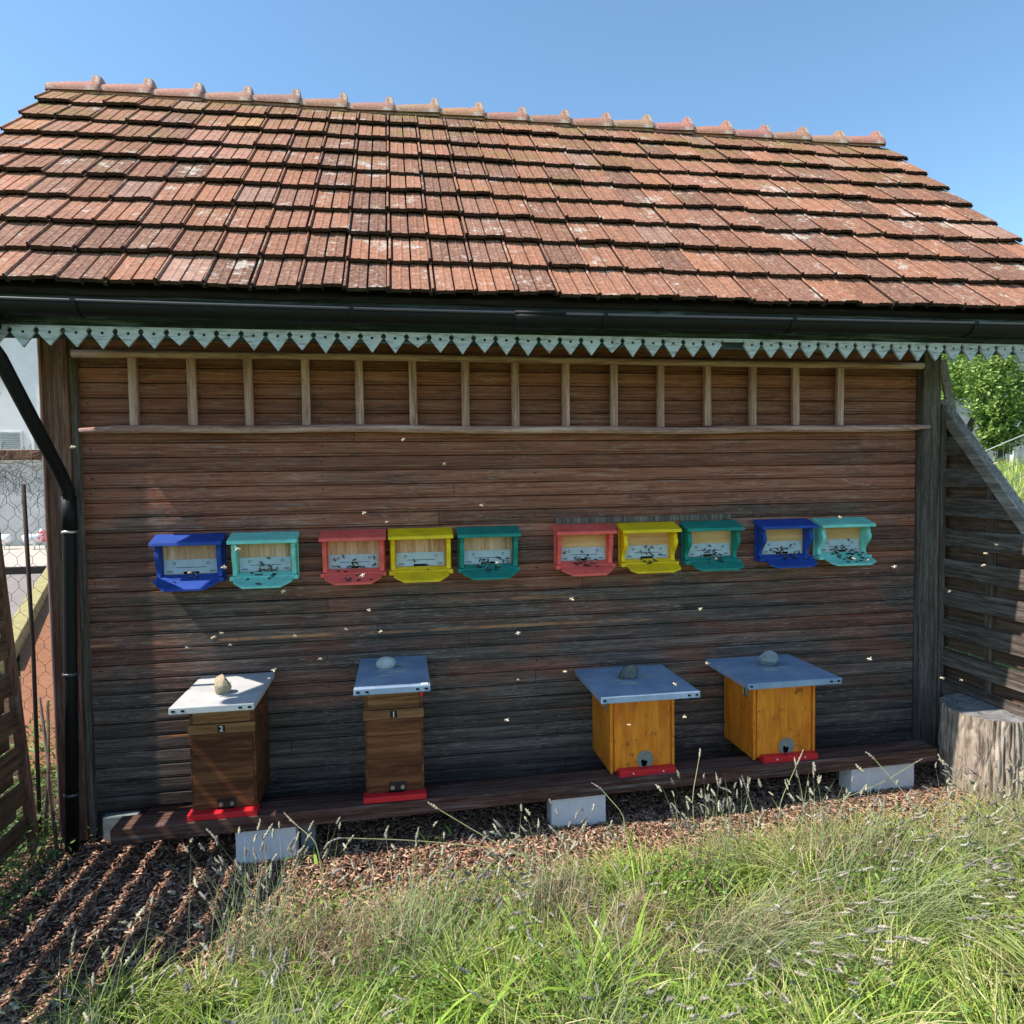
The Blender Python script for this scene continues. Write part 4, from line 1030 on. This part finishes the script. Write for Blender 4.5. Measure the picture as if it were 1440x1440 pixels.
for p in pts:
    p = [Vector(q) for q in p]; fine = []
    for i in range(len(p)-1):
        for t in (0, .25, .5, .75): fine.append(p[i].lerp(p[i+1], t))
    fine.append(p[-1]); fine = [fine[0]]+[(fine[i-1]+fine[i]*2+fine[i+1])/4 for i in range(1, len(fine)-1)]+[fine[-1]]
    mb.col = (.38, .42, .20); mb.tube(fine, .0018, 5, True); PP.append([list(fine[-2]), list(fine[-1])])
o = mb.build('stems', M['blade'], e, fix=False); o['kind'] = 'stuff'
o = spikes(np.array(PP), len(PP), e, (.05, .075))

# ------------------------------------------------------------------ weeds at the left, leaf helper
def leaf_cloud(pts, size, cols, name, parent=None, mat='leaf', up=.3, asp=.42):
    n = len(pts); s = RNG.uniform(.6, 1.3, n)*size
    nrm = RNG.normal(0, 1, (n, 3)); nrm[:, 2] = np.abs(nrm[:, 2])+up; nrm /= np.linalg.norm(nrm, axis=1)[:, None]
    t = np.cross(nrm, RNG.normal(0, 1, (n, 3))); t /= np.linalg.norm(t, axis=1)[:, None]; b = np.cross(nrm, t)
    a = t*s[:, None]; c = b*(s*asp)[:, None]; fold = nrm*(s*.14)[:, None]
    V = np.stack([pts-a, pts-c*.9+fold-a*.15, pts+a, pts+c*.9+fold-a*.15, pts-a*.1-fold*.2], 1)
    q = np.array([[0, 1, 2, 4], [0, 4, 2, 3]]); F = (np.arange(n)[:, None, None]*5+q[None]).reshape(-1, 4)
    C = np.array(cols)[RNG.integers(0, len(cols), n)]*RNG.uniform(.7, 1.3, (n, 1))
    return npmesh(name, V.reshape(-1, 3), F, np.repeat(C, 5, 0), M[mat], parent)
n_ = 4200; x = RNG.normal(-.34, .15, n_); y = RNG.uniform(-1.1, .2, n_); ok = x < .22+.35*np.clip(-y-.5, 0, 1); x, y = x[ok], y[ok]
p = np.stack([x, y, gz(x, y)+RNG.uniform(.01, .20, len(x))*np.clip(1.0-np.abs(x+.3)/.6, .1, 1)], -1)
tag(leaf_cloud(p, .014, [(.07, .14, .035), (.11, .2, .05), (.16, .26, .08)], 'weeds'), 'low leafy weeds at the foot of the left screen', 'weeds', kind='stuff')
n_ = 2600; x = RNG.uniform(-1.0, -.14, n_); y = RNG.uniform(.15, 2.2, n_)
p = np.stack([x, y, gz(x, y)+RNG.uniform(.01, .32, n_)*RNG.random(n_)], -1)
tag(leaf_cloud(p, .020, [(.12, .22, .045), (.2, .32, .08), (.28, .4, .10)], 'weeds'), 'sunlit green weeds in the gap behind the wire netting', 'weeds', kind='stuff')
# patches of small-leaved weeds and matted dead straw within the lawn
n_ = 15000; pc = np.stack([RNG.uniform(1.1, 4.4, 26), RNG.uniform(-1.9, -.95, 26)], -1); k = RNG.integers(0, 26, n_)
x = pc[k, 0]+RNG.normal(0, .10, n_); y = pc[k, 1]+RNG.normal(0, .08, n_)
p = np.stack([x, y, gz(x, y)+RNG.uniform(.02, .17, n_)], -1)
tag(leaf_cloud(p, .011, [(.2, .34, .05), (.30, .42, .07), (.14, .25, .05)], 'weeds'), 'small leaved green weeds mixed into the overgrown lawn', 'weeds', kind='stuff')
n_ = 5500; pc = np.stack([RNG.uniform(.8, 4.3, 16), RNG.uniform(-1.75, -.95, 16)], -1); k = RNG.integers(0, 16, n_)
rx = pc[k, 0]+RNG.normal(0, .12, n_); ry = pc[k, 1]+RNG.normal(0, .07, n_); c = np.array([(.40, .27, .17), (.52, .38, .24), (.30, .2, .14), (.6, .48, .33)])[RNG.integers(0, 4, n_)]*RNG.uniform(.7, 1.2, (n_, 1))
blades('dry_grass', np.stack([rx, ry, gz(rx, ry)+RNG.uniform(.02, .13, n_)], -1), RNG.uniform(.05, .16, n_), RNG.uniform(0, 6.28, n_), RNG.uniform(.8, 2.2, n_), RNG.uniform(.0015, .003, n_), c, M['blade'], 'matted brown dead stems between the lavender plants', 'dry grass')
# yellow-green leaves in the lower right corner
n_ = 260; x = RNG.normal(3.55, .10, n_); y = RNG.normal(-1.62, .10, n_)
p = np.stack([x, y, gz(x, y)+RNG.uniform(.05, .24, n_)], -1)
lw = tag(empty('leafy_weed', (0, 0, 0)), 'yellow green broad leaved weed in the lower right corner', 'weed')
leaf_cloud(p, .028, [(.34, .42, .06), (.42, .48, .10), (.24, .36, .06)], 'leaves', lw)['kind'] = 'stuff'

# ------------------------------------------------------------------ background left: yard and white house
def slab(name, x0, x1, y0, y1, z, m, t=.03): return tag(MB().box(x0, x1, y0, y1, z-t, z).build(name, m), kind='structure')
M['red_earth'] = m_simple('red_earth', (.22, .095, .048), (.36, .16, .085), 9, .95)
M['paving'] = m_simple('pale_paving', (.46, .38, .32), (.60, .52, .45), 6, .9)
M['grey_yard'] = m_simple('grey_yard', (.22, .185, .17), (.33, .29, .265), 8, .9)
def ground_poly(name, pts, z, m): return tag(MB().prism(pts, lambda a, b, t: (a, b, t), z-.03, z).build(name, m), kind='structure')
ground_poly('red_earth', [(-.30, .9), (-.30, 10.7), (-4.98, 10.7), (-2.45, 4.25), (-.75, .9)], -.045, M['red_earth'])
ground_poly('yard', [(-.95, .9), (-2.62, 4.25), (-5.15, 10.7), (-14, 10.7), (-14, .9)], -.04, M['grey_yard'])
slab('patio', -16, -.3, 10.95, 17.25, -.02, M['paving'])
tag(MB().box(-14, -.4, 10.72, 10.85, -.2, .09).build('edging_board', M['soffit'], None, bevel=.01), 'dark board edging the pale patio', 'edging')
tag(MB().bar((-5.05, 10.65, .02), (-2.1, 3.2, .02), .17, .18).build('kerb', m_simple('mossy_kerb', (.28, .23, .09), (.50, .42, .20), 12), None, bevel=.01), 'mossy yellowish kerb crossing the yard behind the netting', 'kerb')
wh = tag(empty('house', (0, 0, 0)), 'white plastered house with small louvred windows seen past the downpipe', 'house')
MB().box(-16, .9, 17.4, 25, -.1, 2.35).build('lower_wall', M['plaster_grey'], wh)
MB().box(-16, .9, 17.3, 25, 2.35, 7.0).build('wall', M['plaster'], wh)
MB().box(-16.4, 1.3, 17.0, 25.4, 7.0, 7.25).build('roof', M['tile'], wh)
for x in (-9.0, -8.15, -7.0):
    wn = MB().box(x-.30, x+.30, 17.24, 17.299, 2.60, 3.12).build('window', M['plaster'], wh, bevel=.01)
    mb = MB()
    for k in range(9): mb.bar((x-.25, 17.235, 2.65+k*.052), (x+.25, 17.235, 2.65+k*.052), .02, .03, (0, 1, 1.2))
    mb.build('louvre', m_simple('louvre_grey', (.2, .22, .21), (.3, .32, .3), 10) if x < -8.5 else bpy.data.materials['louvre_grey'], wn)
tag(MB().tube([(-9.2, 17.2, 6.6), (-9.2, 17.2, 4.2), (-9.15, 17.15, 4.1)], .03, 8).build('cable_pipe', M['plaster_grey'], None, smooth=True), 'thin pale pipe running down the white house wall', 'pipe')
pot = tag(empty('flower_pot', (-6.15, 13.2, -.02)), 'red flowered grey green pot on the far patio', 'flower pot')
MB().tube([(0, 0, 0), (0, 0, .32), (0, 0, .34)], [.14, .20, .21], 16).build('pot', m_simple('pot_green', (.12, .2, .18), (.18, .28, .25), 10), pot)
p = RNG.normal(0, .12, (260, 3)); p[:, 2] = np.abs(p[:, 2])+.42
leaf_cloud(p, .05, [(.6, .04, .05), (.7, .08, .08)], 'flowers', pot)
def hen(loc, rz, label, s=1.0):
    bm = bmesh.new(); pts = [(-.16, 0, .30, .035), (-.12, 0, .24, .085), (0, 0, .21, .11), (.10, 0, .24, .085), (.15, 0, .33, .045), (.17, 0, .40, .038), (.20, 0, .405, .012)]
    mb = MB(); fine = [Vector(q[:3]) for q in pts]; mb.tube(fine, [q[3] for q in pts], 12)
    for sx in (-1, 1): mb.tube([(.02, sx*.04, .14), (.02, sx*.04, .0)], .012, 6)
    o = mb.build('hen', M['digit'], None, smooth=True); o.location = loc; o.rotation_euler = (0, 0, rz); o.scale = (s,)*3
    tag(o, label, 'hen')
hen((-7.95, 16.0, -.02), .6, 'white hen on the patio, the one nearer the rod', 1.25)
hen((-8.75, 16.2, -.02), 2.8, 'white hen on the patio at the far left edge', 1.25)

# ------------------------------------------------------------------ background right: trees, meadow, wire fence, stone wall
def tree(base, h, crown, nleaf, cols, label, trunk_pts, name='tree', leafs=.10):
    t = tag(empty(name, base), label, 'tree', 'trees in the meadow')
    mb = MB()
    for (pp, rr) in trunk_pts: mb.tube(pp, rr, 8)
    mb.build('trunk', M['bark_dark'], t, smooth=True)
    P = []
    for (c, r, wgt) in crown:
        n = int(nleaf*wgt); ncl = max(6, n//45)
        d = RNG.normal(0, 1, (ncl, 3)); d /= np.linalg.norm(d, axis=1)[:, None]; rad = RNG.uniform(.35, 1.0, ncl)**.6
        cl = np.array(c)+d*rad[:, None]*np.array(r)
        k = RNG.integers(0, ncl, n); P.append(cl[k]+RNG.normal(0, .10, (n, 3))*np.array(r))
    P = np.concatenate(P); leaf_cloud(P, leafs, cols, 'crown', t, up=.5, asp=.62)
    return t
M['bark_dark'] = m_simple('dark_bark', (.035, .028, .022), (.09, .07, .055), 20, .9)
def gzz(x, y): return float(gz(x, y))
LC = [(.15, .26, .045), (.24, .36, .07), (.34, .46, .11), (.10, .18, .04), (.42, .50, .16)]
bx, by = 13.70, 9.0; b_ = (bx, by, gzz(bx, by)-.05)
tree(b_, 3, [((-.05, 0, 1.75), (.60, .6, .8), .55), ((0, 0, .85), (.42, .4, .42), .3), ((.5, .2, 1.2), (.35, .4, .35), .15)], 13000, LC,
     'bushy small fruit tree with a dark trunk in the meadow right of the bee house', [([(0, 0, 0), (.03, 0, .45), (.0, 0, 1.1), (.05, 0, 1.9)], [.09, .075, .05, .02]), ([(0, 0, .5), (.3, 0, 1.0), (.45, 0, 1.5)], [.04, .03, .01])], leafs=.042)
bx, by = 16.3, 12.5; b_ = (bx, by, gzz(bx, by)-.05)
tree(b_, 4, [((-1.1, 0, 2.3), (.85, 1, .8), .6), ((.3, .6, 3.0), (.8, .8, .8), .4)], 8000, LC[:3],
     'darker green tree with a leaning limb behind the small fruit tree', [([(-.4, 0, 0), (-.3, 0, .8), (.1, 0, 1.5), (.5, 0, 2.0), (.9, 0, 2.6)], [.12, .11, .09, .07, .03]), ([(-.3, 0, .8), (-.6, 0, 1.8), (-.5, 0, 2.6)], [.07, .05, .02])], leafs=.055)
bx, by = 15.6, 8.8; b_ = (bx, by, gzz(bx, by)-.05)
tree(b_, 3, [((0, 0, .6), (1.0, .8, .55), 1.)], 4000, [(.2, .25, .06), (.32, .32, .08), (.3, .2, .05)], 'low olive and rust coloured shrub by the far wall', [([(0, 0, 0), (0, 0, .6)], [.05, .02])], 'shrub', .07)
# far house with pinkish stone wall
fh = tag(empty('stone_house', (0, 0, 0)), 'pinkish stone house wall behind the meadow trees', 'house')
def m_stonewall():
    k = NT('rubble_wall'); v = k.coord((1, 1, 1.4)); vo = k.n('TexVoronoi'); vo.inputs['Scale'].default_value = 3.2; k.l(v, vo.inputs['Vector'])
    n = k.noise(v, 12, 6, .7); c = k.mix(.5, k.ramp(n, [(.3, (.33, .25, .22)), (.7, (.58, .48, .43))]), k.ramp(vo.outputs['Distance'], [(0, .65), (.6, .35)]))
    return k.out(c, .9, n, .6, .02)
MB().box(14.5, 36, 18, 26, -.3, 7.2).build('wall', m_stonewall(), fh)
mb = MB(); mb.col = (.33, .13, .09)
mb.prism([(17.6, 7.1), (22.0, 9.6), (26.4, 7.1), (26.4, 7.3), (22.0, 9.85), (17.6, 7.3)], lambda a, b, t: (t, a, b), 14.2, 36.3); mb.build('roof', M['tile'], fh)
# wire fence across the meadow
wf = tag(empty('wire_fence', (0, 0, 0)), 'pale wire mesh fence on thin posts crossing the meadow', 'wire fence')
FP = [(7.6, 4.6), (9.4, 5.2), (11.6, 5.6), (14.0, 5.8), (16.5, 6.0)]
def fpt(q):
    q = q*(len(FP)-1); i = min(int(q), len(FP)-2); t = q-i
    return FP[i][0]+(FP[i+1][0]-FP[i][0])*t, FP[i][1]+(FP[i+1][1]-FP[i][1])*t
mb = MB()
for zz in (.15, .35, .55, .75, .95):
    mb.tube([(*fpt(k/24), gzz(*fpt(k/24))+zz) for k in range(25)], .005 if zz < .9 else .010, 4)
for k in range(70):
    x, y = fpt(k/70); x2, y2 = fpt((k+.6)/70); g = gzz(x, y); mb.tube([(x, y, g), (x2, y2, g+.93)], .0045, 4)
mb.build('mesh_wire', M['greywire'] if 'greywire' in M else NT('grey_wire').out((.42, .42, .38), .6), wf, fix=False)
for x, y in FP:
    g = gzz(x, y); MB().box(x-.03, x+.03, y-.03, y+.03, g-.2, g+1.05).build('fence_post', M['batten'], wf, bevel=.004)
g = gzz(15.6, 10.5); tag(MB().box(15.55, 15.67, 10.5, 10.6, g-.2, g+1.7).build('pole', M['plaster'], None, bevel=.005), 'pale upright pole between the meadow trees', 'pole')
# meadow grass, clumped
n_ = 34000; rx = RNG.uniform(5.2, 17, n_); ry = RNG.uniform(1.5, 11.5, n_)
blades('meadow_grass', np.stack([rx, ry, gz(rx, ry)], -1), RNG.uniform(.10, .34, n_), RNG.uniform(0, 6.28, n_), RNG.uniform(.2, 1.0, n_), RNG.uniform(.006, .014, n_), pal(n_, wts=[.12, .22, .25, .05, .2, .1, .06])*1.1, M['blade'], 'long sunlit meadow grass beyond the right screen', 'grass')
